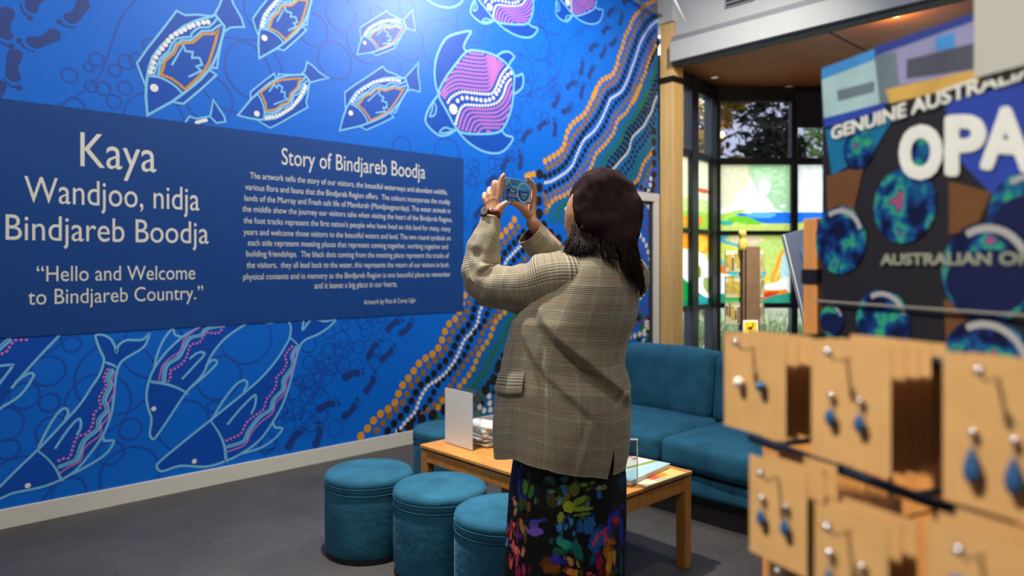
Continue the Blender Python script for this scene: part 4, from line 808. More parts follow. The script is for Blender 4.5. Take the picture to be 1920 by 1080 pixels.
# ================================================================== EARRING STAND in the foreground
EB = (RT*-.322+FW*.947).normalized(); NB = (RT*-.947-FW*.322).normalized()
PB = at(1540, CV, 1.15)
def bd(u, v, off=0):           # a pixel on the sign board -> (distance along the board towards the lens, height)
    p = hit(u, v, PB+NB*off, NB); return (-(p-PB).dot(EB), p.z)
def bp(w_, z, off=0): q = PB-EB*w_+NB*off; q.z = z; return q
BW = .43; bz0, bz1 = 1.20, 1.716
os_ = thing('opal_sign', bp(BW/2, bz0), 'large printed sign board with round opals and big white letters on the foreground stand', 'sign')
b = MB(); cc = bp(BW/2, (bz0+bz1)/2, -.010); b.box(cc, EB, NB, UP, BW/2, .009, (bz1-bz0)/2, .002); b.build('board', mat('sign_base', srgb(22, 18, 22), .5), os_)
SC = [(78, 132, 190), (150, 180, 184), (96, 110, 116), (130, 130, 164), (70, 72, 84), (186, 150, 74), (44, 56, 128), (20, 26, 48), (38, 60, 150), (16, 98, 140), (96, 62, 26), (60, 130, 190)]
sm = [mat(f'sign_print_{i}', srgb(*c), .4, noise_amt=.12, noise_scale=18) for i, c in enumerate(SC)]
b = MB()
def sgn(pts, m, off): b.poly([bp(*bd(u, v), off) for u, v in pts], m)
sgn([(1541, 128), (1640, 92), (1640, 112), (1541, 150)], 11, .0003); sgn([(1541, 150), (1640, 112), (1655, 195), (1545, 222)], 1, .0004)
sgn([(1570, 170), (1640, 152), (1640, 172), (1572, 190)], 2, .0006); sgn([(1545, 222), (1660, 192), (1660, 208), (1545, 240)], 8, .0006)
sgn([(1640, 88), (1838, 20), (1838, 36), (1640, 106)], 6, .0003); sgn([(1640, 106), (1838, 36), (1838, 130), (1640, 170)], 3, .0003)
sgn([(1640, 106), (1680, 96), (1690, 190), (1650, 196)], 2, .0005); sgn([(1700, 112), (1838, 78), (1838, 128), (1700, 148)], 4, .0005); sgn([(1755, 70), (1790, 60), (1790, 90), (1755, 96)], 11, .0006)
sgn([(1660, 168), (1830, 130), (1920, 108), (1920, 142), (1800, 164), (1670, 194)], 5, .0006)
sgn([(1548, 244), (1680, 214), (1640, 280), (1560, 330)], 9, .0004); sgn([(1770, 190), (2040, 130), (2040, 470), (1920, 430), (1800, 300)], 8, .0004); sgn([(1900, 80), (2080, 40), (2080, 140), (1900, 150)], 6, .0005)
sgn([(1550, 330), (1620, 310), (1600, 400), (1552, 420)], 10, .0004); sgn([(1780, 340), (1860, 360), (1830, 430), (1780, 440)], 10, .0004); sgn([(1770, 560), (1830, 590), (1800, 640), (1775, 660)], 10, .0004)
b.build('photo_print', sm, os_)
m = bpy.data.materials.new('opal_play'); m.use_nodes = True; N = m.node_tree.nodes; L = m.node_tree.links; pb = N['Principled BSDF']; pb.inputs['Roughness'].default_value = .3
tc = N.new('ShaderNodeTexCoord'); nz = N.new('ShaderNodeTexNoise'); nz.inputs['Scale'].default_value = 32; nz.inputs['Detail'].default_value = 2; L.new(tc.outputs['Object'], nz.inputs[0])
rp = N.new('ShaderNodeValToRGB'); L.new(nz.outputs[0], rp.inputs[0]); cr = rp.color_ramp; cr.elements[0].position = .40; cr.elements[0].color = srgb(10, 14, 46); cr.elements[1].position = .72; cr.elements[1].color = srgb(150, 70, 90)
for p_, c_ in ((.48, (16, 44, 104)), (.55, (18, 90, 126)), (.61, (48, 150, 92)), (.66, (26, 74, 130))): e = cr.elements.new(p_); e.color = srgb(*c_)
L.new(rp.outputs[0], pb.inputs['Base Color']); M_opal = m
M_rimo = mat('opal_shine', srgb(150, 150, 150), .4); M_deep = mat('opal_navy', srgb(14, 20, 60), .35)
for u, v, rr, k in ((1695, 385, .052, 0), (1575, 450, .052, 1), (1655, 605, .048, 1), (1850, 510, .062, 2), (1850, 690, .062, 1), (1735, 290, .03, 0), (1610, 280, .03, 0), (1560, 600, .025, 2), (1930, 400, .05, 2)):
    w_, z = bd(u, v); b = MB(); n = 30
    pts = [bp(w_+rr*math.cos(6.2832*j/n), z+rr*1.02*math.sin(6.2832*j/n), .001) for j in range(n)]; b.poly(pts, 0)
    if k:
        for j in range(9):
            a0, a1 = math.radians(20+j*11), math.radians(20+(j+1)*11); b.poly([bp(w_+rr*.93*math.cos(a0), z+rr*.95*math.sin(a0), .0014), bp(w_+rr*.93*math.cos(a1), z+rr*.95*math.sin(a1), .0014), bp(w_+rr*.78*math.cos(a1), z+rr*.80*math.sin(a1), .0014), bp(w_+rr*.78*math.cos(a0), z+rr*.80*math.sin(a0), .0014)], 1)
    if k == 2: b.poly([bp(w_+rr*.9*math.cos(6.2832*j/n), z-rr*.2+rr*.65*math.sin(6.2832*j/n), .0012) for j in range(n)], 2)
    b.build('printed_opal', [M_opal, M_rimo, M_deep], os_)
def board_text(name, body, u0, v0, u1, v1, cap_px_at0, m, off=.002, cap=.729, slope_z=True, bold=0):
    me = text_mesh(body); xs = [v.co.x for v in me.vertices]; x0, x1 = min(xs), max(xs); (w0, za), (w1, zb2) = bd(u0, v0), bd(u1, v1)
    d = (hit(u0, v0, PB, NB)-CAM).dot(FW); h = cap_px_at0*d/FOC; sx = (w1-w0)/(x1-x0)
    for v in me.vertices:
        x, y = v.co.x, v.co.y; w_ = w0+(x-x0)*sx; v.co = bp(w_, za+(zb2-za)*(x-x0)/(x1-x0)+y*h/cap, off)
    me.materials.clear(); me.materials.append(m); return link(name, me, os_)
M_let = mat('sign_letters', srgb(206, 208, 204), .5)
def bold_text(name, body, u0, v0, u1, v1, cap, th, m):
    objs = []
    me = None
    for i, (du, dv) in enumerate(((0, 0), (th, 0), (-th, 0), (0, th), (0, -th), (th*.7, th*.7), (-th*.7, th*.7), (th*.7, -th*.7), (-th*.7, -th*.7))):
        o = board_text(name, body, u0+du, v0+dv, u1+du, v1+dv, cap, m, .002+i*.00012); objs.append(o)
    bmx = bmesh.new()
    for o in objs: bmx.from_mesh(o.data)
    bmx.to_mesh(objs[0].data); bmx.free()
    for o in objs[1:]: bpy.data.objects.remove(o)
    return objs[0]
for ch, u0, v0, u1, v1, cp in (('O', 1694, 331, 1764, 329, 92), ('P', 1780, 324, 1846, 326, 108), ('A', 1846, 312, 1936, 318, 112), ('L', 1960, 318, 2030, 330, 140)): bold_text('big_letter', ch, u0, v0, u1, v1, cp, 7, M_let)
bold_text('top_line', 'GENUINE AUSTRALIAN', 1562, 262, 1985, 128, 24, 1.5, M_let)
bold_text('lower_line', 'AUSTRALIAN OPAL', 1655, 496, 1990, 496, 20, 1.5, mat('sign_letters_dim', srgb(130, 134, 120), .5))
b = MB(); w0 = bd(1835, 90)[0]; b.box(bp((w0+BW+.02)/2, 1.73, .006), EB, NB, UP, (BW+.02-w0)/2, .002, .098); b.build('pale_card', mat('sign_pale_card', srgb(168, 168, 160), .6), os_)
b = MB(); wa, za = bd(1551, 565); wb, zb2 = bd(1930, 592); b.tube([bp(-.01, za, .006), bp(BW, zb2, .006)], .0018, 6); b.build('retaining_wire', mat('wire_grey', srgb(120, 118, 110), .4), os_)
# stand ------------------------------------------------------------
M_kraft = mat('kraft_card', srgb(188, 146, 92), .75, noise_amt=.06, noise_scale=30); M_kraft2 = mat('kraft_edge', srgb(150, 106, 54), .8)
M_wood2 = mat('stand_timber', srgb(198, 134, 70), .5, noise_amt=.14, noise_scale=7, stretch=(8, 8, .7))
es = thing('earring_stand', gpt(1700, .95, 0), 'timber earring stand with pegs close to the lens at the right', 'display stand')
P0 = gpt(1533, 1.2, 0)
b = MB(); b.box(P0+UP*.738, EB, NB, UP, .016, .016, .738, .002); b.build('post', M_wood2, es)
b = MB(); zc = HC-(518-CV)*1.2/FOC; b.box(P0+UP*zc, EB, NB, UP, .018, .018, .012); b.build('clip', M_black, es)
def cp(lat, d, z): return Vector((0, 0, 0))+FW*d+RT*lat+UP*z
bc = cp(.49, .82, 0)
b = MB(); b.box(bc+UP*.70, EB, NB, UP, .30, .009, .48, .003); b.build('backing_board', M_wood2, es)
b = MB(); b.box(bc+UP*.10+NB*.02, EB, NB, UP, .32, .12, .10, .006); b.box(bc+UP*.21, EB, NB, UP, .31, .03, .03); b.build('base', M_wood2, es)
b = MB(); P1 = bc-EB*.28-NB*.13; P1.z = 0; b.box(P1+UP*.6, EB, NB, UP, .016, .016, .6, .002); b.build('post', M_wood2, es)
rl = cp(.4016, .78, 0)
for z in (1.164, 1.305, 1.02):
    b = MB(); b.tube([rl+EB*.22+UP*(z-.004), rl-EB*.34+UP*(z-.004)], .006, 10); b.build('rail', M_dark, es, True)
    for k in range(5):
        b = MB(); q = rl+EB*(.18-.11*k)+UP*(z-.004); b.tube([q, q-NB*.086], .004, 8); b.build('rail_bracket', M_dark, es, True)
EC = (RT*-.442+FW*.897).normalized(); NC = (RT*-.897-FW*.442).normalized()
M_stone = mat('blue_stone', srgb(40, 78, 120), .15, coat=.6); M_stone2 = mat('green_stone', srgb(30, 110, 110), .15, coat=.6); M_pearl = mat('pearl', srgb(222, 216, 204), .25, coat=.4)
ordn = ['front', 'second', 'third', 'fourth', 'fifth']
def earring(parent, p, kind):
    b = MB()
    if kind == 'pearl': b.ball(p+NC*.006, .0065, 14, 10); b.build('earring', M_pearl, parent, True); return
    if kind == 'stud': b.ball(p+NC*.005, .0065, 14, 10); b.build('earring', M_stone, parent, True); return
    st = M_stone
    b.ball(p+NC*.004, .0038, 12, 8); b.tube([p+NC*.004, p+NC*.005-UP*.012], .0008, 6); o = b.build('earring', M_chrome, parent, True)
    b = MB(); h = {'drop': .010, 'long': .020, 'leaf': .019, 'tear': .016}[kind]
    q = p+NC*.006-UP*(.012+h); rows = []
    for j in range(11):
        t = j/10; rr = (.0065 if kind == 'drop' else .0052 if kind == 'leaf' else .0075)*(math.sin(math.pi*t)**.8*(1.15-.45*t) if kind != 'tear' else math.sin(math.pi*min(1, t*.9+.1))**.7*(1.3-.9*t))+.0003
        rows.append([q+EC*(rr*math.cos(6.2832*i/14))+NC*(rr*.55*math.sin(6.2832*i/14))+UP*(-h+2*h*t) for i in range(14)])
    b.grid(rows, True, True, True); b.build('drop', st, o, True)
def stack(u, v, d, w_, h_, n, kinds, place, cat_label, dz=0):
    c = at(u, v, d)
    for k in range(n):
        q = c-NC*(.021*k)+EC*random.uniform(-.003, .003)+UP*random.uniform(-.002, .002)
        lab = f'{ordn[k]} kraft card in the stack {place}'
        if k == 0: lab = f'front kraft card {place}, with {cat_label}'
        r = thing('earring_card', q, lab, 'earring card', 'kraft earring cards on the stand pegs')
        e1 = EC.copy(); b = MB(); hw, hh = w_/2, h_/2
        hole = q+UP*(hh-.016)-EC*.0
        # card face with a real hang hole: ring of quads between hole and outline
        nn = 24
        def outline(j):
            a = 6.2832*j/nn; cx_, cy_ = math.cos(a), math.sin(a)
            ox, oy = 0, hh-.016; t = min((hw/abs(cx_)) if abs(cx_) > 1e-6 else 9, ((hh-oy)/cy_) if cy_ > 1e-6 else ((hh+oy)/-cy_ if cy_ < -1e-6 else 9)); return (cx_*t, oy+cy_*t)
        angs = sorted(set([6.2832*j/nn for j in range(nn)]+[math.atan2(yy, xx) % 6.2832 for xx in (-hw, hw) for yy in (.016, -(h_-.016))]))
        for off, flip in ((.0004, False), (-.0004, True)):
            inn = []; out = []
            for a in angs:
                cx_, cy_ = math.cos(a), math.sin(a); t = min((hw/abs(cx_)) if abs(cx_) > 1e-6 else 9, (.016/cy_) if cy_ > 1e-6 else ((h_-.016)/-cy_ if cy_ < -1e-6 else 9))
                out.append(hole+EC*(-cx_*t)+UP*(cy_*t)+NC*off); inn.append(hole+EC*(-cx_*.004)+UP*(cy_*.004)+NC*off)
            rows = [inn, out] if not flip else [out, inn]
            b.grid(rows, True)
        b.build('card_sheet', M_kraft, r)
        b = MB(); b.box(q-NC*.0024, EC, NC, UP, hw*.99, .0019, hh*.985) if False else None
        if k == 0:
            for s_, kd in zip((.018, -.016), kinds): earring(r, q+EC*s_+UP*(.0+dz), kd)
        else:
            for s_ in (.018, -.016): earring(r, q+EC*s_+UP*(.0+dz), 'stud')
    # peg
    b = MB(); hole = c+UP*(h_/2-.0165); b.tube([hole+NC*.026+UP*.006, hole+NC*.018-UP*.001, hole-NC*.15], .0016, 8); b.ball(hole+NC*.027+UP*.008, .0042, 10, 8); b.build('peg', M_chrome, es, True)
stack(1412, 718, .85, .098, .116, 3, ('pearl', 'stud'), 'of the top row nearest the sofa', 'pearl and stud')
stack(1588, 757, .72, .092, .124, 5, ('drop', 'drop'), 'of the middle peg, top row', 'two blue drops', .006)
stack(1872, 822, .609, .094, .135, 3, ('tear', 'tear'), 'at the right end of the top row', 'long blue teardrops', .0)
stack(1460, 962, .79, .082, .112, 3, ('drop', 'drop'), 'of the second row nearest the sofa', 'small dark blue drops', .012)
stack(1590, 1072, .66, .078, .108, 3, ('leaf', 'leaf'), 'of the middle peg, second row', 'long blue leaf drops', .012)
stack(1838, 1150, .56, .092, .125, 3, ('stud', 'stud'), 'at the right end of the second row', 'small studs', .02)
stack(1492, 1132, .80, .082, .10, 3, ('drop', 'drop'), 'of the third row', 'only its top edge showing', .0)
# ================================================================== THE VISITOR
FD = (RT*-.77+FW*.64).normalized(); LD = (RT*-.64-FW*.77).normalized(); PD = 2.40; PXM = FOC/PD
zv = lambda v: HC+(CV-v)/PXM
vis = thing('person', gpt(1078, PD, 0), 'person in dark beret, checked blazer and colourful skirt photographing the mural with a phone', 'person')
M_skin = mat('skin', srgb(196, 140, 104), .5, noise_amt=.06, noise_scale=40)
M_skin.node_tree.nodes['Principled BSDF'].inputs['Subsurface Weight'].default_value = .08
M_skin.node_tree.nodes['Principled BSDF'].inputs['Subsurface Radius'].default_value = (.01, .004, .002)
def H(x, y, d): return at(880+x/8.307, 310+y/8.307, d)
# ---- body: tubes and balls fused into one surface -----------------
b = MB()
def chain(pts, n=14):
    P = [Vector(p[0]) for p in pts]; R = [p[1] for p in pts]
    c = spline([tuple(p) for p in P], n=5); r = [float(x[0]) for x in spline([(q,) for q in R], n=5)]
    b.tube([Vector(tuple(q)) for q in c], r, n); b.ball(P[0], R[0], 12, 8); b.ball(P[-1], R[-1], 12, 8)
def skull():
    c = at(1105, 406, 2.41); hz = (UP*.95-(RT*-.60+FW*.80)*.28).normalized(); hf = RT*-.60+FW*.80; hf = (hf-hz*hf.dot(hz)).normalized(); hx = hz.cross(hf); rows = []
    for i in range(29):
        th = math.pi*i/28; row = []
        for j in range(48):
            ph = 6.2832*j/48; x, y, z = math.sin(th)*math.sin(ph), math.sin(th)*math.cos(ph), -math.cos(th)
            X_, Y_, Z_ = .074*x, .095*y, .118*z
            if z < 0: X_ *= 1+.22*z; Y_ = Y_*(1+.10*z) + (.012*-z if y > 0 else .02*z)
            f_ = max(0, y)
            Y_ += f_*(.026*math.exp(-(x/.17)**2-((z+.12)/.16)**2)+.010*math.exp(-(x/.13)**2-((z-.08)/.2)**2))      # nose and bridge
            Y_ -= f_*.010*(math.exp(-((x-.42)/.2)**2-((z-.04)/.13)**2)+math.exp(-((x+.42)/.2)**2-((z-.04)/.13)**2))  # eye sockets
            Y_ += f_*(.007*math.exp(-(x/.3)**2-((z+.47)/.07)**2)+.006*math.exp(-(x/.28)**2-((z+.60)/.06)**2)+.012*math.exp(-(x/.3)**2-((z+.85)/.12)**2))  # lips, chin
            row.append(c+hx*X_+hf*Y_+hz*Z_)
        rows.append(row)
    b.grid(rows, True, True, True)
    for s in (1, -1):                                                # ears, flat under the beret
        e0 = c+hx*(s*.062)-hf*.040-hz*.008
        b.tube([e0+hz*.03-hf*.006, e0+hz*.022-hf*.02+hx*s*.008, e0-hf*.022+hx*s*.012, e0-hz*.022-hf*.012+hx*s*.006, e0-hz*.032], [.006, .007, .007, .006, .005], 8); b.ball(e0-hf*.008, .012, 10, 8)
    return c, hx, hf, hz
HCN, HXD, HFD, HZD = skull()
nk = at(1116, 475, 2.405); chain([(HCN-HZD*.06-HFD*.02, .056), (nk, .055), (at(1112, 505, 2.40), .075)])
chain([(at(1105, 515, 2.40), .07), (at(1096, 560, 2.40), .105), (at(1082, 640, 2.40), .115), (at(1066, 720, 2.40), .12), (at(1062, 790, 2.40), .135), (at(1062, 830, 2.40), .13)], 20)
chain([(at(1058, 518, 2.345), .036), (at(1105, 510, 2.40), .05), (at(1166, 514, 2.49), .036)])
LS, LE, LW_ = at(1056, 527, 2.325), at(905, 520, 2.405), H(345, 850, 2.457)
RS, RE, RW = at(1172, 520, 2.52), at(1085, 518, 2.70), H(985, 905, 2.60)
chain([(lerp(LS, LE, .1), .038), (lerp(LS, LE, .5), .038), (LE, .038)]); chain([(LE, .037), (lerp(LE, LW_, .4), .036), (LW_, .0255)])
chain([(lerp(RS, RE, .1), .038), (lerp(RS, RE, .5), .038), (RE, .038)]); chain([(RE, .037), (lerp(RE, RW, .45), .034), (RW, .0245)])
for s in (1, -1):                                                    # legs and feet
    hip = at(1062, 830, 2.40)+LD*(s*.085); hip.z = .82; kn = hip+FD*(.02); kn.z = .46; an = hip-FD*.0; an.z = .09
    chain([(hip, .088), (lerp(hip, kn, .5), .075), (kn, .056), (lerp(kn, an, .35), .054), (an, .036)]); toe = an+FD*.15; toe.z = .03; heel = an-FD*.04; heel.z = .035
    chain([(heel, .032), (lerp(heel, toe, .55)+UP*.01, .036), (toe, .026)])
# left hand: back of the hand to the lens, fingers round the phone's left end
def hand(wrist, fingers, thumb, heel_r, mc_r):
    for pts in fingers:
        mcp = pts[0]; chain([(wrist[0], wrist[1]*.8), (lerp(Vector(wrist[0]), Vector(mcp[0]), .5), mc_r), (mcp[0], mcp[1])], 10)
        chain(pts, 12)
    m = [Vector(p[0][0]) for p in fingers]
    for i in range(3): chain([(lerp(Vector(wrist[0]), m[i], .75), mc_r*.95), (lerp(Vector(wrist[0]), m[i+1], .75), mc_r*.95)], 10)
    chain(thumb, 12)
hand((H(350, 800, 2.462), .026), [
    [(H(462, 450, 2.480), .0108), (H(480, 285, 2.488), .0098), (H(508, 195, 2.492), .0090), (H(540, 150, 2.497), .0078)],
    [(H(385, 435, 2.480), .0112), (H(392, 275, 2.492), .0102), (H(455, 290, 2.520), .0092), (H(530, 330, 2.535), .008)],
    [(H(305, 470, 2.480), .0108), (H(318, 370, 2.500), .0098), (H(400, 390, 2.530), .0088), (H(490, 420, 2.540), .0078)],
    [(H(238, 525, 2.480), .0098), (H(240, 450, 2.502), .0088), (H(320, 470, 2.530), .0078), (H(410, 490, 2.540), .0068)]],
    [(H(440, 740, 2.462), .0165), (H(500, 650, 2.462), .0125), (H(545, 605, 2.468), .0105), (H(572, 582, 2.474), .0088)], .026, .0125)
# right hand: palm side, fingers up the phone's right end, thumb below it
hand((H(975, 850, 2.60), .0235), [
    [(H(1000, 590, 2.615), .0108), (H(1018, 420, 2.612), .0096), (H(985, 285, 2.606), .0088), (H(905, 195, 2.600), .0076)],
    [(H(975, 580, 2.635), .0108), (H(975, 440, 2.655), .0098), (H(900, 370, 2.655), .0088), (H(820, 340, 2.640), .0078)],
    [(H(935, 600, 2.648), .0104), (H(930, 500, 2.668), .0094), (H(850, 450, 2.662), .0084), (H(780, 430, 2.645), .0076)],
    [(H(890, 630, 2.655), .0094), (H(880, 560, 2.672), .0084), (H(810, 520, 2.662), .0076), (H(750, 500, 2.645), .0068)]],
    [(H(905, 760, 2.590), .0175), (H(810, 660, 2.574), .0130), (H(725, 605, 2.556), .0105), (H(650, 590, 2.543), .0086)], .024, .0125)
o = b.build('body_draft', M_skin)
rm = o.modifiers.new('r', 'REMESH'); rm.mode = 'VOXEL'; rm.voxel_size = .0032
sm_ = o.modifiers.new('s', 'SMOOTH'); sm_.iterations = 3; sm_.factor = .5
dg = bpy.context.evaluated_depsgraph_get(); dg.update(); me = bpy.data.meshes.new_from_object(o.evaluated_get(dg))
bpy.data.objects.remove(o); me.materials.clear(); me.materials.append(M_skin); me.polygons.foreach_set('use_smooth', [True]*len(me.polygons))
link('body', me, vis)
M_eye = mat('eye_white', srgb(235, 232, 226), .2); M_iris = mat('iris_brown', srgb(50, 30, 20), .2)
for s in (1, -1):
    q = HCN+HXD*(s*.031)+HFD*.079+HZD*.004; e_ = MB(); e_.ball(q, .0115, 14, 10); o = e_.build('eye', M_eye, vis, True)
    e_ = MB(); e_.ball(q+HFD*.0085, .0052, 10, 8); e_.build('iris', M_iris, o, True)
e_ = MB(); lc = HCN+HFD*.099-HZD*.056; e_.tube([lc+HXD*.022-HFD*.008, lc+HXD*.008, lc-HZD*.001, lc-HXD*.008, lc-HXD*.022-HFD*.008], [.002, .0045, .0048, .0045, .002], 8); e_.build('lips', mat('lips', srgb(160, 84, 78), .45), vis, True)
# ---- blazer --------------------------------------------------------
def plaid():
    m = bpy.data.materials.new('glen_check'); m.use_nodes = True; N = m.node_tree.nodes; L = m.node_tree.links; p = N['Principled BSDF']
    p.inputs['Roughness'].default_value = .85; p.inputs['Sheen Weight'].default_value = .15; p.inputs['Specular IOR Level'].default_value = .2
    uv = N.new('ShaderNodeUVMap'); uv.uv_map = 'UVMap'; sx = N.new('ShaderNodeSeparateXYZ'); L.new(uv.outputs[0], sx.inputs[0])
    def M(op, a, b_=None, c_=None):
        n = N.new('ShaderNodeMath'); n.operation = op
        for i, x in enumerate((a, b_, c_)):
            if x is None: continue
            if isinstance(x, (int, float)): n.inputs[i].default_value = x
            else: L.new(x, n.inputs[i])
        return n.outputs[0]
    def fr(c, per, off=0.0): return M('FRACT', M('ADD', M('DIVIDE', c, per), 50+off))
    def band(t, lo_, hi_): return M('MULTIPLY', M('GREATER_THAN', t, lo_), M('LESS_THAN', t, hi_))
    def mix(f, a, c):
        x = N.new('ShaderNodeMix'); x.data_type = 'RGBA'; L.new(f, x.inputs[0])
        if isinstance(a, tuple): x.inputs[6].default_value = a
        else: L.new(a, x.inputs[6])
        x.inputs[7].default_value = c; return x.outputs[2]
    col = srgb(150, 142, 118)
    for ax, per in ((1, .086), (0, .098)):
        c = sx.outputs[ax]; t = fr(c, per); w = .72 if ax == 1 else .5
        dark = M('MULTIPLY', M('MULTIPLY', band(t, .04, .40), M('LESS_THAN', fr(c, .0062), .40)), w*.95)
        lite = M('MULTIPLY', M('MULTIPLY', band(t, .02, .46), M('GREATER_THAN', fr(c, .0062), .72)), w*.75)
        thin = M('MULTIPLY', M('MULTIPLY', band(t, .54, .92), M('LESS_THAN', fr(c, .0124), .16)), w*.45)
        red = M('MULTIPLY', band(t, .70, .725), w*.8)
        col = mix(dark, col, srgb(34, 32, 28)); col = mix(lite, col, srgb(222, 214, 188)); col = mix(thin, col, srgb(74, 68, 56)); col = mix(red, col, srgb(170, 70, 56))
    L.new(col, p.inputs['Base Color']); 
    tw = N.new('ShaderNodeTexNoise'); tw.inputs['Scale'].default_value = 900; bp_ = N.new('ShaderNodeBump'); bp_.inputs['Strength'].default_value = .15; bp_.inputs['Distance'].default_value = .002
    tc = N.new('ShaderNodeTexCoord'); L.new(tc.outputs['Object'], tw.inputs[0]); L.new(tw.outputs[0], bp_.inputs['Height']); L.new(bp_.outputs[0], p.inputs['Normal'])
    return m
M_plaid = plaid()
JR = [(880, 931, 1174, .80), (850, 927, 1181, .80), (820, 925, 1186, .80), (780, 926, 1188, .80), (720, 930, 1184, .80), (680, 937, 1175, .80), (640, 946, 1182, .78), (600, 958, 1196, .75), (565, 982, 1204, .70), (535, 1008, 1208, .63), (515, 1028, 1206, .57), (500, 1042, 1201, .53), (488, 1058, 1192, .51), (478, 1076, 1176, .50), (470, 1090, 1160, .52), (464, 1098, 1150, .58)]
JZ = np.array([zv(r[0]) for r in JR]); JL = np.array([r[1] for r in JR], float); JRt = np.array([r[2] for r in JR], float); JP = np.array([r[3] for r in JR])
def fold(x, z, p, q, amp, wd, sharp=.35):
    """a draped crease from p to q: cloth swells above the line and tucks in under it"""
    p, q = np.array(p), np.array(q); d = q-p; L_ = np.linalg.norm(d); d = d/L_; r = np.array([x, z])-p; s = r.dot(d)/L_; t = r.dot(np.array([-d[1], d[0]]))
    if t*(1 if d[0] < 0 else 1) == 0: t = 1e-6
    e = 1.0 if 0 <= s <= 1 else math.exp(-((min(abs(s), abs(s-1)))/.14)**2); e *= .35+.65*math.sin(math.pi*min(1, max(0, s)))
    t = -t
    if t >= 0: return amp*e*math.exp(-(t/(wd*1.6))**2)*min(1, t/(wd*sharp))
    return -amp*.8*e*math.exp(-(t/wd)**2)*min(1, -t/(wd*sharp))
def jack(phi, z, off=0.0):
    """phi: 0 back seam, 90 her left side, 180 front"""
    i = lambda A: float(np.interp(z, JZ, A)) 
    uL, uR, ro = i(JL), i(JRt), i(JP); W_ = (uR-uL)/2/PXM*.955; a_ = W_/math.sqrt(.41+.593*ro*ro); bb = ro*a_
    c = at((uL+uR)/2, CV, PD); c.z = z
    cs, sn = math.cos(phi), math.sin(phi); k = (abs(cs)**2.3+abs(sn)**2.3)**(-1/2.3)
    x = phi*.21; x = x if phi <= math.pi*1.05 else (phi-2*math.pi)*.21
    lowf = min(1, max(0, (1.36-z)/.12))
    dsp = noise.noise(Vector((x*7, z*5, 1)))*.006*lowf+noise.noise(Vector((x*16, z*9, 4)))*.0022*lowf
    if z < 1.36:
        dsp += fold(x, z, (.30, 1.225), (-.06, .955), .020, .034)+fold(x, z, (.33, 1.15), (.10, .93), .007, .022)
        dsp += fold(x, z, (.25, 1.16), (.21, .80), .007, .018)+fold(x, z, (-.11, 1.03), (-.02, .95), .010, .016)+fold(x, z, (-.14, 1.25), (-.03, 1.02), .007, .02)
        dsp += fold(x, z, (.40, 1.18), (.36, .86), .006, .022)+fold(x, z, (.10, .93), (.14, .76), .004, .02)
    return c-FD*(bb*k*cs+cs*(dsp+off))+LD*(a_*k*sn+sn*(dsp+off))
b = MB(); NJ = 200; rows = []; hemz = lambda ph: float(np.interp(math.degrees(ph), [0, 30, 60, 95, 134, 180, 270, 330, 360], [.716, .744, .778, .790, .765, .742, .722, .724, .722]))+.003*math.sin(5*ph)
zt_ = zv(464); nz_ = 130; uvz = []
for k in range(nz_+1):
    t = k/nz_; row = []; 
    for j in range(NJ+1):
        ph = 2*math.pi*j/NJ; z0 = hemz(ph); z = z0+(zt_-z0)*t**.92
        p = jack(ph, z)
        zvent = .815
        if z < zvent:
            g = (zvent-z)*.17; s_ = 1 if j < NJ/2 else -1; wgt = math.exp(-(min(ph, 2*math.pi-ph)/.5)**2)
            p = p+LD*(g*s_*wgt)-FD*(.25*g*wgt)
        row.append(p)
    rows.append(row); 
def juv(r, c): ph = 2*math.pi*c/NJ; t = r/nz_; z0 = .72; return (ph*.22, z0+(zt_-z0)*t**.92)
b.grid(rows, False, uvs=juv)
# turned-in hem and inner lining so the hem has thickness
inn = [[lerp(Vector(p), Vector((rows[0][j] if False else p)), 0) for j, p in enumerate(rows[k])] for k in (0,)]
cen = at(1058, CV, PD)
lin = []
for k in (0, 6, 14):
    row = []
    for p in rows[k]:
        c = Vector((cen.x, cen.y, p.z)); dv = (p-c); row.append(c+dv*(1-.006/max(dv.length, .01))+UP*(.0 if k == 0 else 0))
    lin.append(row)
b.grid([rows[0], lin[0]], False, uvs=lambda r, c: (c*.01, .72)); b.grid([r for r in lin], False, m=1)
def sleeve(pts, name_fold, seed, n=36):
    """pts: (point, radius); cloth tube with crumples; open at the cuff"""
    c = [Vector(tuple(q)) for q in spline([tuple(p[0]) for p in pts], n=9)]; r = [float(x[0]) for x in spline([(p[1],) for p in pts], n=9)]
    k = len(c); Ls = [0]
    for i in range(1, k): Ls.append(Ls[-1]+(c[i]-c[i-1]).length)
    nx = UP.cross((c[1]-c[0]).normalized()).normalized(); rows_ = []
    for i in range(k):
        t = (c[min(i+1, k-1)]-c[max(i-1, 0)]).normalized(); nx = (nx-t*nx.dot(t)).normalized(); ny = t.cross(nx); row = []
        for j in range(n+1):
            a_ = 2*math.pi*j/n; dv = nx*math.cos(a_)+ny*math.sin(a_); rr = r[i]
            fo = name_fold(Ls[i]/Ls[-1], dv)
            s1 = noise.noise(Vector((math.cos(a_)*1.2+seed, math.sin(a_)*1.2, Ls[i]*17)))*.011*fo+noise.noise(Vector((math.cos(a_)*2+seed, math.sin(a_)*2+Ls[i]*10, Ls[i]*34)))*.0065*fo
            row.append(c[i]+dv*(rr+s1))
        rows_.append(row)
    b.grid(rows_, False, uvs=lambda rr, cc: (2*math.pi*cc/n*.062, Ls[rr]+.02))
    e = rows_[-1]; ctr = c[-1]; t = (c[-1]-c[-2]).normalized()
    in1 = [ctr+(p-ctr)*.93 for p in e]; in2 = [p-t*.05 for p in in1]; b.grid([e, in1], False, uvs=lambda rr, cc: (2*math.pi*cc/n*.062, Ls[-1]+.02)); b.grid([in1, in2], False, m=1)
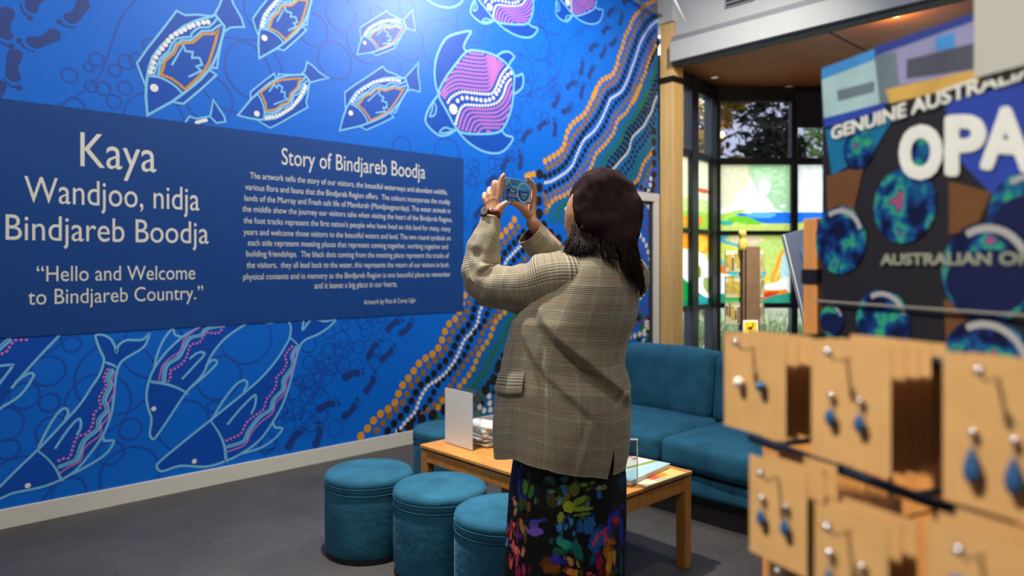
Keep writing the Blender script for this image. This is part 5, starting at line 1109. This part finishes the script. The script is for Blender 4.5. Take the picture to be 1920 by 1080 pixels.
sleeve([(at(1092, 537, 2.39), .086), (at(1062, 533, 2.335), .106), (at(1030, 533, 2.325), .104), (at(995, 541, 2.335), .088), (at(955, 541, 2.36), .076), (at(918, 534, 2.39), .072), (at(899, 510, 2.41), .067), (at(904, 478, 2.425), .057), (at(911, 448, 2.435), .049), (at(917, 425, 2.447), .039), (at(919.5, 411, 2.455), .0335)],
       lambda t, dv: .35+1.3*math.exp(-((t-.66)/.14)**2)+.5*math.exp(-((t-.25)/.15)**2), 3.1)
sleeve([(at(1165, 530, 2.48), .08), (at(1168, 520, 2.53), .092), (at(1130, 522, 2.64), .078), (at(1085, 520, 2.70), .07), (at(1050, 497, 2.67), .062), (at(1018, 464, 2.625), .056), (at(994, 437, 2.60), .050)], lambda t, dv: .5+.8*math.exp(-((t-.5)/.2)**2), 8.4)
jk = b.build('blazer', [M_plaid, mat('blazer_lining', srgb(60, 54, 48), .6)], vis, True, 0)
b = MB(); rows = []
for zz, off in ((1.065, .003), (1.050, .0075), (1.03, .009), (1.008, .010), (1.000, .008), (1.0, .003)):
    rows.append([jack(math.radians(84+39*j/16), zz-.012*(j/16)+(-.004*math.sin(math.pi*j/16) if zz < 1.01 else 0), off) for j in range(17)])
b.grid(rows, False, uvs=lambda r, c: (math.radians(84+39*c/16)*.22+.02, 1.065-r*.013)); b.build('pocket_flap', M_plaid, jk, True)
b = MB(); nc = at(1119, CV, 2.40); rows = []
for zz, rr in ((zv(477), .073), (zv(464), .066), (zv(458), .064), (zv(456), .067), (zv(462), .074), (zv(474), .086), (zv(481), .094)):
    rows.append([Vector((nc.x, nc.y, zz))-FD*(rr*.95*math.cos(6.2832*j/48)+.008)+LD*(rr*1.08*math.sin(6.2832*j/48))-UP*(.012*(1-math.cos(6.2832*j/48))) for j in range(49)])
b.grid(rows, False, uvs=lambda r, c: (6.2832*c/48*.08, r*.012)); b.build('collar', M_plaid, jk, True)
b = MB(); rows = []                                                 # dark top under the open blazer
for zz, off in ((1.27, -.022), (1.30, -.02), (1.335, -.018), (1.37, -.016), (1.40, -.016), (1.425, -.014)): rows.append([jack(6.2832*j/120, zz, off) for j in range(120)])
b.grid(rows, True); b.build('knit_top', mat('dark_knit', srgb(30, 28, 32), .9), vis, True)
# ---- skirt -----------------------------------------------------------
KR = [(850, 962, 1172), (900, 955, 1176), (980, 951, 1174), (1080, 946, 1169), (1220, 938, 1176)]
KZ = [zv(r[0]) for r in KR][::-1]; KL = [r[1] for r in KR][::-1]; KU = [r[2] for r in KR][::-1]
strokes = [(300, 350, 14, 110, -3, (40, 40, 130)), (352, 385, 22, 65, 0, (70, 120, 50)), (345, 470, 22, 15, 0, (30, 40, 120)), (545, 330, 38, 18, 20, (60, 110, 90)), (555, 420, 28, 15, 0, (70, 120, 100)), (660, 325, 30, 22, 0, (50, 110, 120)), (650, 385, 28, 14, 0, (60, 120, 90)), (665, 420, 16, 35, 0, (40, 110, 190)), (740, 400, 36, 60, 10, (100, 110, 36)), (690, 540, 46, 48, 20, (150, 160, 40)), (780, 490, 60, 25, -25, (110, 140, 50)), (790, 560, 80, 16, -5, (130, 150, 40)), (800, 600, 70, 13, -8, (100, 130, 30)), (625, 620, 22, 40, 15, (130, 140, 50)), (560, 500, 42, 50, -20, (58, 58, 24)), (805, 370, 28, 16, 0, (110, 150, 80)), (930, 395, 25, 18, 0, (130, 140, 80)), (925, 440, 18, 35, 0, (40, 100, 170)),
 (620, 505, 14, 18, 0, (50, 130, 200)), (840, 520, 14, 18, 0, (50, 120, 190)), (620, 700, 18, 35, 10, (50, 120, 190)), (665, 705, 13, 22, 0, (50, 120, 190)), (710, 655, 15, 28, 0, (50, 120, 190)), (730, 750, 12, 20, 0, (50, 110, 180)), (780, 690, 12, 60, 0, (40, 90, 150)), (850, 690, 46, 60, 20, (30, 100, 170)), (910, 800, 56, 100, 20, (26, 84, 160)), (660, 830, 70, 33, 20, (30, 140, 120)), (760, 880, 36, 80, -20, (20, 110, 100)), (620, 790, 25, 20, 0, (40, 120, 130)), (430, 650, 50, 12, 0, (60, 60, 180)), (430, 735, 58, 34, 0, (110, 84, 190)), (270, 510, 12, 25, 0, (220, 140, 120)), (275, 580, 13, 30, 10, (180, 140, 110)), (325, 690, 15, 65, -12, (170, 130, 30)),
 (240, 760, 12, 40, 5, (230, 90, 70)), (265, 680, 10, 20, 0, (240, 110, 90)), (260, 830, 10, 40, 0, (240, 110, 90)), (285, 880, 20, 35, -20, (240, 120, 100)), (335, 900, 13, 30, 0, (220, 130, 100)), (245, 980, 10, 40, 10, (240, 100, 80)), (290, 960, 8, 60, 5, (200, 60, 110)), (215, 690, 8, 30, 0, (110, 90, 200)), (205, 830, 10, 20, 0, (150, 140, 220)), (290, 740, 7, 80, 0, (130, 40, 130)), (1050, 600, 58, 30, -10, (40, 40, 170)), (1005, 680, 14, 90, 5, (50, 50, 190)), (1100, 700, 16, 90, 0, (40, 50, 180)), (1055, 640, 28, 24, -10, (190, 40, 40)), (900, 800, 12, 60, 20, (200, 60, 110)), (950, 740, 56, 9, -40, (190, 40, 80)), (975, 790, 12, 60, 0, (190, 60, 120)), (1020, 810, 40, 20, 20, (170, 100, 30)), (1010, 950, 22, 60, 0, (200, 140, 30)), (1045, 930, 12, 40, 0, (220, 170, 50)), (1000, 1010, 20, 40, 0, (210, 150, 40)),
 (930, 980, 28, 60, 10, (140, 20, 60)), (590, 950, 46, 40, 10, (50, 40, 140)), (560, 1020, 66, 36, -10, (110, 60, 10)), (700, 960, 16, 40, -20, (190, 140, 60)), (715, 1050, 40, 25, 0, (220, 120, 60)), (745, 1060, 20, 30, 0, (200, 160, 40)), (850, 1060, 20, 14, 0, (200, 70, 90)), (1100, 1000, 10, 80, 0, (30, 90, 130)), (1000, 520, 60, 90, 0, (6, 24, 26)), (1110, 350, 30, 70, 0, (16, 50, 84)), (340, 1030, 14, 50, 0, (170, 50, 90)), (430, 500, 10, 24, 0, (60, 110, 90)), (380, 540, 14, 40, 0, (120, 80, 40)), (320, 520, 12, 60, 0, (40, 90, 50))]
SK = []
rnd = random.Random(21)
for cx_, cy_, rx, ry, an, cc in strokes: SK.append((900+cx_/4.153, 820+cy_/4.153, rx/4.153, ry/4.153, math.radians(an), srgb(*cc)))
b = MB(); NS, NZ = 330, 210; rows = []; zb_, zt2 = .10, zv(848); cen = []
def skp(ph, z):
    uL, uR = float(np.interp(z, KZ, KL)), float(np.interp(z, KZ, KU)); W_ = (uR-uL)/2/PXM; a_ = W_/math.sqrt(.41+.593*.62); bb = .787*a_
    c = at((uL+uR)/2, CV, PD); c.z = z; g = (zt2-z); w_ = .011*min(1, g*2.2+.1)*math.sin(7*ph+1.2*math.sin(2*ph)+.6)
    return c-FD*((bb+w_)*math.cos(ph))+LD*((a_+w_)*math.sin(ph))
# rows are closer together in the upper half, where the pattern shows
zz_ = [zt2-(zt2-zb_)*((k/NZ)**1.35) for k in range(NZ+1)]
for z in zz_: rows.append([skp(2*math.pi*j/NS, z) for j in range(NS)])
b.grid(rows[::-1], True, True, False)
V = np.array(b.v); q = V-np.array(CAM); dd = q@np.array(FW); U_ = CU+FOC*(q@np.array(RT))/dd; Vv = CV-FOC*q[:, 2]/dd; near = dd < PD+.05
colr = np.tile(np.array([.0045, .0045, .006]), (len(V), 1))
jit = np.array([noise.noise(Vector((p[0]*60, p[1]*60, p[2]*60))) for p in V])
side = [(rnd.uniform(0, 6.28), rnd.uniform(.1, .75), rnd.uniform(.008, .03), rnd.uniform(.01, .04), rnd.choice(strokes)[5]) for _ in range(170)]
ang = np.tile(2*math.pi*np.arange(NS)/NS, NZ+1)
for ph, z, rx, ry, cc in side:
    dx = ((ang-ph+math.pi) % (2*math.pi)-math.pi)*.2; e = (dx/rx)**2+((V[:, 2]-z)/ry)**2; mk = (e+jit*.9 < 1) & ((Vv > 1082) | ~near); colr[mk] = np.array(srgb(*cc)[:3])*.8
SK2 = []
for x, y, rx, ry, an, cc in SK:
    for k in range(3):
        f_ = rnd.uniform(.25, .7); SK2.append((x+rnd.gauss(0, rx*.9+2), y+rnd.gauss(0, ry*.8+2), rx*rnd.uniform(.4, 1), ry*rnd.uniform(.5, 1.2), an+rnd.gauss(0, .3), tuple(c*f_*rnd.uniform(.6, 1.3) for c in cc[:3])))
for x, y, rx, ry, an, cc in SK2+SK:
    du, dv = U_-x, Vv-y; p = du*math.cos(an)+dv*math.sin(an); r_ = -du*math.sin(an)+dv*math.cos(an); e = (p/rx)**2+(r_/ry)**2
    mk = (e+jit*.6 < 1) & near; sh = 1+.14*np.sin(p*2.2+jit*4); colr[mk] = np.clip(np.array(cc[:3])[None, :]*sh[mk][:, None], 0, 1)
m = bpy.data.materials.new('painted_cloth'); m.use_nodes = True; N = m.node_tree.nodes; L = m.node_tree.links; ca = N.new('ShaderNodeAttribute'); ca.attribute_name = 'cloth_print'
L.new(ca.outputs[0], N['Principled BSDF'].inputs['Base Color']); N['Principled BSDF'].inputs['Roughness'].default_value = .55; N['Principled BSDF'].inputs['Specular IOR Level'].default_value = .25
sk = b.build('skirt', m, vis, True); at_ = sk.data.color_attributes.new('cloth_print', 'FLOAT_COLOR', 'POINT')
at_.data.foreach_set('color', np.hstack([colr, np.ones((len(V), 1))]).astype(np.float32).ravel())
for s in (1, -1):
    an_ = at(1062, 830, 2.40)+LD*(s*.085); an_.z = 0; b = MB(); n = 22; rows = []
    for zz, k_ in ((0, 1), (.02, 1.03), (.03, 1.0), (.055, .9), (.075, .72), (.09, .5)):
        rows.append([an_+FD*(.055+.14*k_*math.cos(6.2832*j/n)-(.05 if zz > .06 else 0))+LD*(.046*k_*math.sin(6.2832*j/n))+UP*zz for j in range(n)])
    b.grid(rows, True, True, True); b.build('shoe', mat('shoe_leather', srgb(24, 22, 22), .4), vis, True)
# ---- hair ------------------------------------------------------------
M_hair = mat('dark_hair', srgb(34, 24, 20), .62, spec=.18, noise_amt=.3, noise_scale=60, stretch=(1, 1, .1))
rnd = random.Random(31)
HT = [(0, (1080, 432, 2.335), (1053, 478, 2.305), .3), (.14, (1086, 442, 2.325), (1064, 480, 2.275), .5), (.3, (1090, 446, 2.312), (1086, 476, 2.268), .6), (.40, (1104, 450, 2.305), (1104, 474, 2.272), 1), (.5, (1120, 452, 2.303), (1128, 484, 2.266), 1.6), (.62, (1142, 455, 2.305), (1150, 506, 2.274), 3), (.72, (1160, 455, 2.315), (1176, 512, 2.292), 3), (.84, (1174, 450, 2.335), (1192, 530, 2.315), 2), (.94, (1184, 446, 2.365), (1202, 545, 2.345), 1.2), (1, (1190, 440, 2.40), (1207, 552, 2.38), 1)]
def hlook(s):
    for (s0, a0, e0, w0), (s1, a1, e1, w1) in zip(HT[:-1], HT[1:]):
        if s <= s1:
            t = (s-s0)/(s1-s0); return [lerp(x, y, t) for x, y in zip(a0, a1)], [lerp(x, y, t) for x, y in zip(e0, e1)], lerp(w0, w1, t)
    return list(HT[-1][1]), list(HT[-1][2]), 1
b = MB()
rows = []                                                           # cap of hair over the back of the skull
for i in range(13):
    th = -.35+1.25*i/12; rows.append([HCN+HXD*(.081*math.cos(th)*math.sin(ph))-HFD*(.103*math.cos(th)*math.cos(ph)+.004)-HZD*(.118*math.sin(th)*(.98)) for ph in [(-1.15+2.3*j/26) for j in range(27)]])
b.grid(rows, False)
for k in range(520):
    s = rnd.random() if k % 5 == 0 else (rnd.uniform(0, .42) if k % 2 else rnd.uniform(.74, 1)); a0, e0, w_ = hlook(s); ln = rnd.uniform(.55, 1.12) if rnd.random() < .55 else rnd.uniform(.9, 1.05)
    r0 = at(a0[0]+rnd.gauss(0, 4), a0[1]-12+rnd.gauss(0, 4), a0[2]+.012+abs(rnd.gauss(0, .008)))
    u1, v1, d1 = e0[0]+rnd.gauss(0, 3.5), a0[1]+(e0[1]-a0[1])*ln+rnd.gauss(0, 2), e0[2]+rnd.uniform(0, .022)
    m1 = at(lerp(a0[0], u1, .35)+rnd.gauss(0, 1.5), lerp(a0[1], v1, .4), lerp(a0[2], d1, .45)-.004); p1 = at(u1, v1, d1)
    c = [Vector(tuple(q)) for q in spline([tuple(r0), tuple(m1), tuple(p1)], n=4)]; w0 = rnd.uniform(.0018, .0034); nn = len(c)
    b.tube(c, [w0*(1-.85*(i/(nn-1))**2) for i in range(nn)], 5)
b.build('hair', M_hair, vis, True)
# ---- beret -------------------------------------------------------------
M_beret = mat('dark_wool', srgb(58, 42, 45), .95, noise_amt=.15, noise_scale=90, bump=.35, bump_scale=420, spec=.1)
b = MB(); c = at(1136, 389, 2.405); n = 72; kk = 44; rows = []
ax = (UP*.86+RT*-.30-FW*.25-FD*.12).normalized(); ex = (RT-ax*RT.dot(ax)).normalized(); ey = ax.cross(ex)
for i in range(kk+1):
    th = math.pi*i/kk; row = []
    for j in range(n):
        ph = 6.2832*j/n; d = ex*(math.sin(th)*math.cos(ph))+ey*(math.sin(th)*math.sin(ph))-ax*math.cos(th)
        x, y, z = d.dot(RT), d.dot(FW), d.dot(UP); kq = ((x*x+z*z)**2+y**4)**-.25; x, y, z = x*kq, y*kq, z*kq
        r = .1145; R_ = Vector(d)*r
        R_ = RT*(x*.1135)+FW*(y*.112)+UP*(z*.128)+RT*(-z*.020)
        sag = max(0, -z)**1.2*math.exp(-((x-.32)/.5)**2); R_ = R_*(1+.10*math.exp(-((x+.78)/.38)**2-((z+.38)/.30)**2)) if y < .35 else R_
        R_ += RT*(sag*.012)-UP*(sag*.046)-FW*(sag*.012*max(0, -y))
        w_ = noise.noise(Vector((x*2.2, y*2.2, z*2.2+5)))*.010+noise.noise(Vector((x*4+2, y*4, z*4)))*.006+abs(noise.noise(Vector((x*3+9, y*3, z*3))))*-.008+.002
        R_ += d*w_; row.append(c+R_)
    rows.append(row)
b.grid(rows, True, True, True); bo = b.build('beret', M_beret, vis, True)
b = MB(); tp_ = c+UP*.125-RT*.02; b.tube([tp_, tp_+UP*.012+RT*.003], [.004, .002], 8); b.build('beret_stem', M_beret, bo, True)
# ---- wristwatch ----------------------------------------------------------
wa = (H(350, 760, 2.462)-LE).normalized(); wc = at(920.5, 402.5, 2.458); wx = (-RT*.55-FW*.83); wx = (wx-wa*wx.dot(wa)).normalized(); wy = wa.cross(wx)
b = MB(); n = 40; rows = []
for dz, rr in ((-.010, .0315), (-.0085, .0345), (.0085, .0345), (.010, .0315)): rows.append([wc+wa*dz+wx*(rr*math.cos(6.2832*j/n))+wy*(rr*1.02*math.sin(6.2832*j/n)) for j in range(n)])
b.grid(rows, True); ws = b.build('wristwatch', mat('tortoise_strap', srgb(92, 42, 22), .3, noise_amt=.7, noise_scale=140), vis, True); ws['label'] = 'tortoiseshell wristwatch'
fc = wc+wx*.036; b = MB(); b.lathe(fc, [(.0155, -.003), (.0168, 0), (.0168, .004), (.0145, .0055)], 28, ax=wx); autosmooth(b.build('watch_case', mat('watch_bronze', srgb(120, 84, 56), .25, metal=.8), ws))
b = MB(); b.lathe(fc+wx*.005, [(.0142, 0), (.0142, .0012)], 28, ax=wx); b.build('watch_dial', mat('watch_dial', srgb(126, 126, 116), .3), ws)
b = MB(); q_ = fc+wx*.0066
for an, ll in ((.6, .008), (2.3, .0055)):
    dv = wa*math.cos(an)+wy*math.sin(an); b.box(q_+dv*ll/2, dv, wx.cross(dv), wx, ll/2, .0005, .0003)
b.build('watch_hands', M_black, ws)
# ---- the phone she holds -------------------------------------------------
e1 = (RT*.64+FW*.77).normalized(); npn = (RT*.77-FW*.64).normalized(); p_tl, p_bl = H(540, 182, 2.50), H(525, 548, 2.50)
e2 = (p_tl-p_bl).normalized(); hh = (p_tl-p_bl).length/2; e1 = (e1-e2*e1.dot(e2)).normalized(); npn = e1.cross(e2); 
if npn.dot(FW) > 0: npn = -npn
hw = .0765; pc = (p_tl+p_bl)/2+e1*hw
ph_ = thing('smartphone', pc, 'smartphone held up in both hands, its screen showing the mural', 'phone')
def rslab(mb, c, hx_, hy_, hz_, r, m=0):
    pts = []
    for qx, qy, a0 in ((1, 1, 0), (-1, 1, 90), (-1, -1, 180), (1, -1, 270)):
        for k in range(7): a_ = math.radians(a0+15*k); pts.append((qx*(hx_-r)+r*math.cos(a_), qy*(hy_-r)+r*math.sin(a_)))
    prof = ((-hz_, .0015), (-hz_*.6, 0), (hz_*.6, 0), (hz_, .0015))
    mb.grid([[c+e1*(x*(1-ins/hx_))+e2*(y*(1-ins/hy_))+npn*zz for x, y in pts] for zz, ins in prof], True, True, True, m)
b = MB(); rslab(b, pc, hw, hh, .0042, .009); autosmooth(b.build('phone_case', mat('phone_silver', srgb(196, 204, 208), .2, metal=.7), ph_))
b = MB(); b.lathe(pc-npn*.0042-e1*.055+e2*.022, [(.008, 0), (.008, -.002), (.006, -.0025)], 20, ax=npn); b.lathe(pc-npn*.0042-e1*.055-e2*.002, [(.008, 0), (.008, -.002), (.006, -.0025)], 20, ax=npn); b.build('rear_lens', M_black, ph_)
b = MB(); rslab(b, pc+npn*.0043, hw-.003, hh-.003, .0004, .007)
def scr(col, s=.22): return mat('screen_%d_%d_%d' % col, srgb(*col), .12, emit=srgb(*col), emit_s=s)
so_ = b.build('screen', scr((56, 120, 160)), ph_)
b = MB(); ZS = 0.0050
def sp_(pts, m, lift=0): b.poly([pc+e1*(x*(hw-.004))+e2*(y*(hh-.004))+npn*(ZS+lift) for x, y in pts], m)
sp_([(-.9, -.98), (.95, -.98), (.95, .02), (-.75, .08), (-.9, 0)], 0); sp_([(-1, .98), (-1, -.1), (-.9, .3), (-.6, .98)], 1, .0001); sp_([(.1, .98), (.5, .98), (.9, .3), (.2, .05), (-.1, .2)], 2, .0001)
def arcs(cx_, cy_, r0, r1, a0, a1, m, lift):
    for k in range(14):
        t0, t1 = math.radians(a0+(a1-a0)*k/14), math.radians(a0+(a1-a0)*(k+1)/14); ay = hw/hh
        sp_([(cx_+r0*math.cos(t0), cy_+r0*ay*math.sin(t0)), (cx_+r1*math.cos(t0), cy_+r1*ay*math.sin(t0)), (cx_+r1*math.cos(t1), cy_+r1*ay*math.sin(t1)), (cx_+r0*math.cos(t1), cy_+r0*ay*math.sin(t1))], m, lift)
arcs(.42, -.08, .46, .56, 20, 340, 3, .0002); arcs(-.95, .9, .5, .54, 270, 350, 4, .0002); arcs(-.95, .9, .32, .36, 270, 350, 4, .0002); arcs(-.3, 1.2, .45, .5, 190, 290, 3, .0002)
sp_([(.18, -.15), (.7, -.15), (.66, -.62), (.45, -.78), (.25, -.62)], 5, .0001); sp_([(.75, -.9), (.95, -.98), (.95, .9), (.8, .95), (.9, .1)], 3, .0003)
b.build('screen_picture', [scr((30, 64, 130)), scr((120, 150, 150)), scr((60, 140, 190)), scr((140, 172, 184)), scr((30, 50, 60)), scr((80, 110, 140))], ph_)
for body_, x, y, w_ in (('Kaya', -.42, -.17, .3), ('Wandjoo, nidja', -.42, -.4, .55), ('Bindjareb Boodja', -.42, -.58, .62), ('Hello and Welcome', -.42, -.85, .5), ('Story of Bindjareb', .5, -.22, .5)):
    me = text_mesh(body_); xs = [v.co.x for v in me.vertices]; x0, x1 = min(xs), max(xs); kx = w_*hw/(x1-x0)
    for v in me.vertices: v.co = pc+e1*(x*hw+(v.co.x-(x0+x1)/2)*kx)+e2*(y*hh+v.co.y*kx*1.1)+npn*(ZS+.0006)
    me.materials.clear(); me.materials.append(scr((200, 210, 214))); link('screen_text', me, ph_)
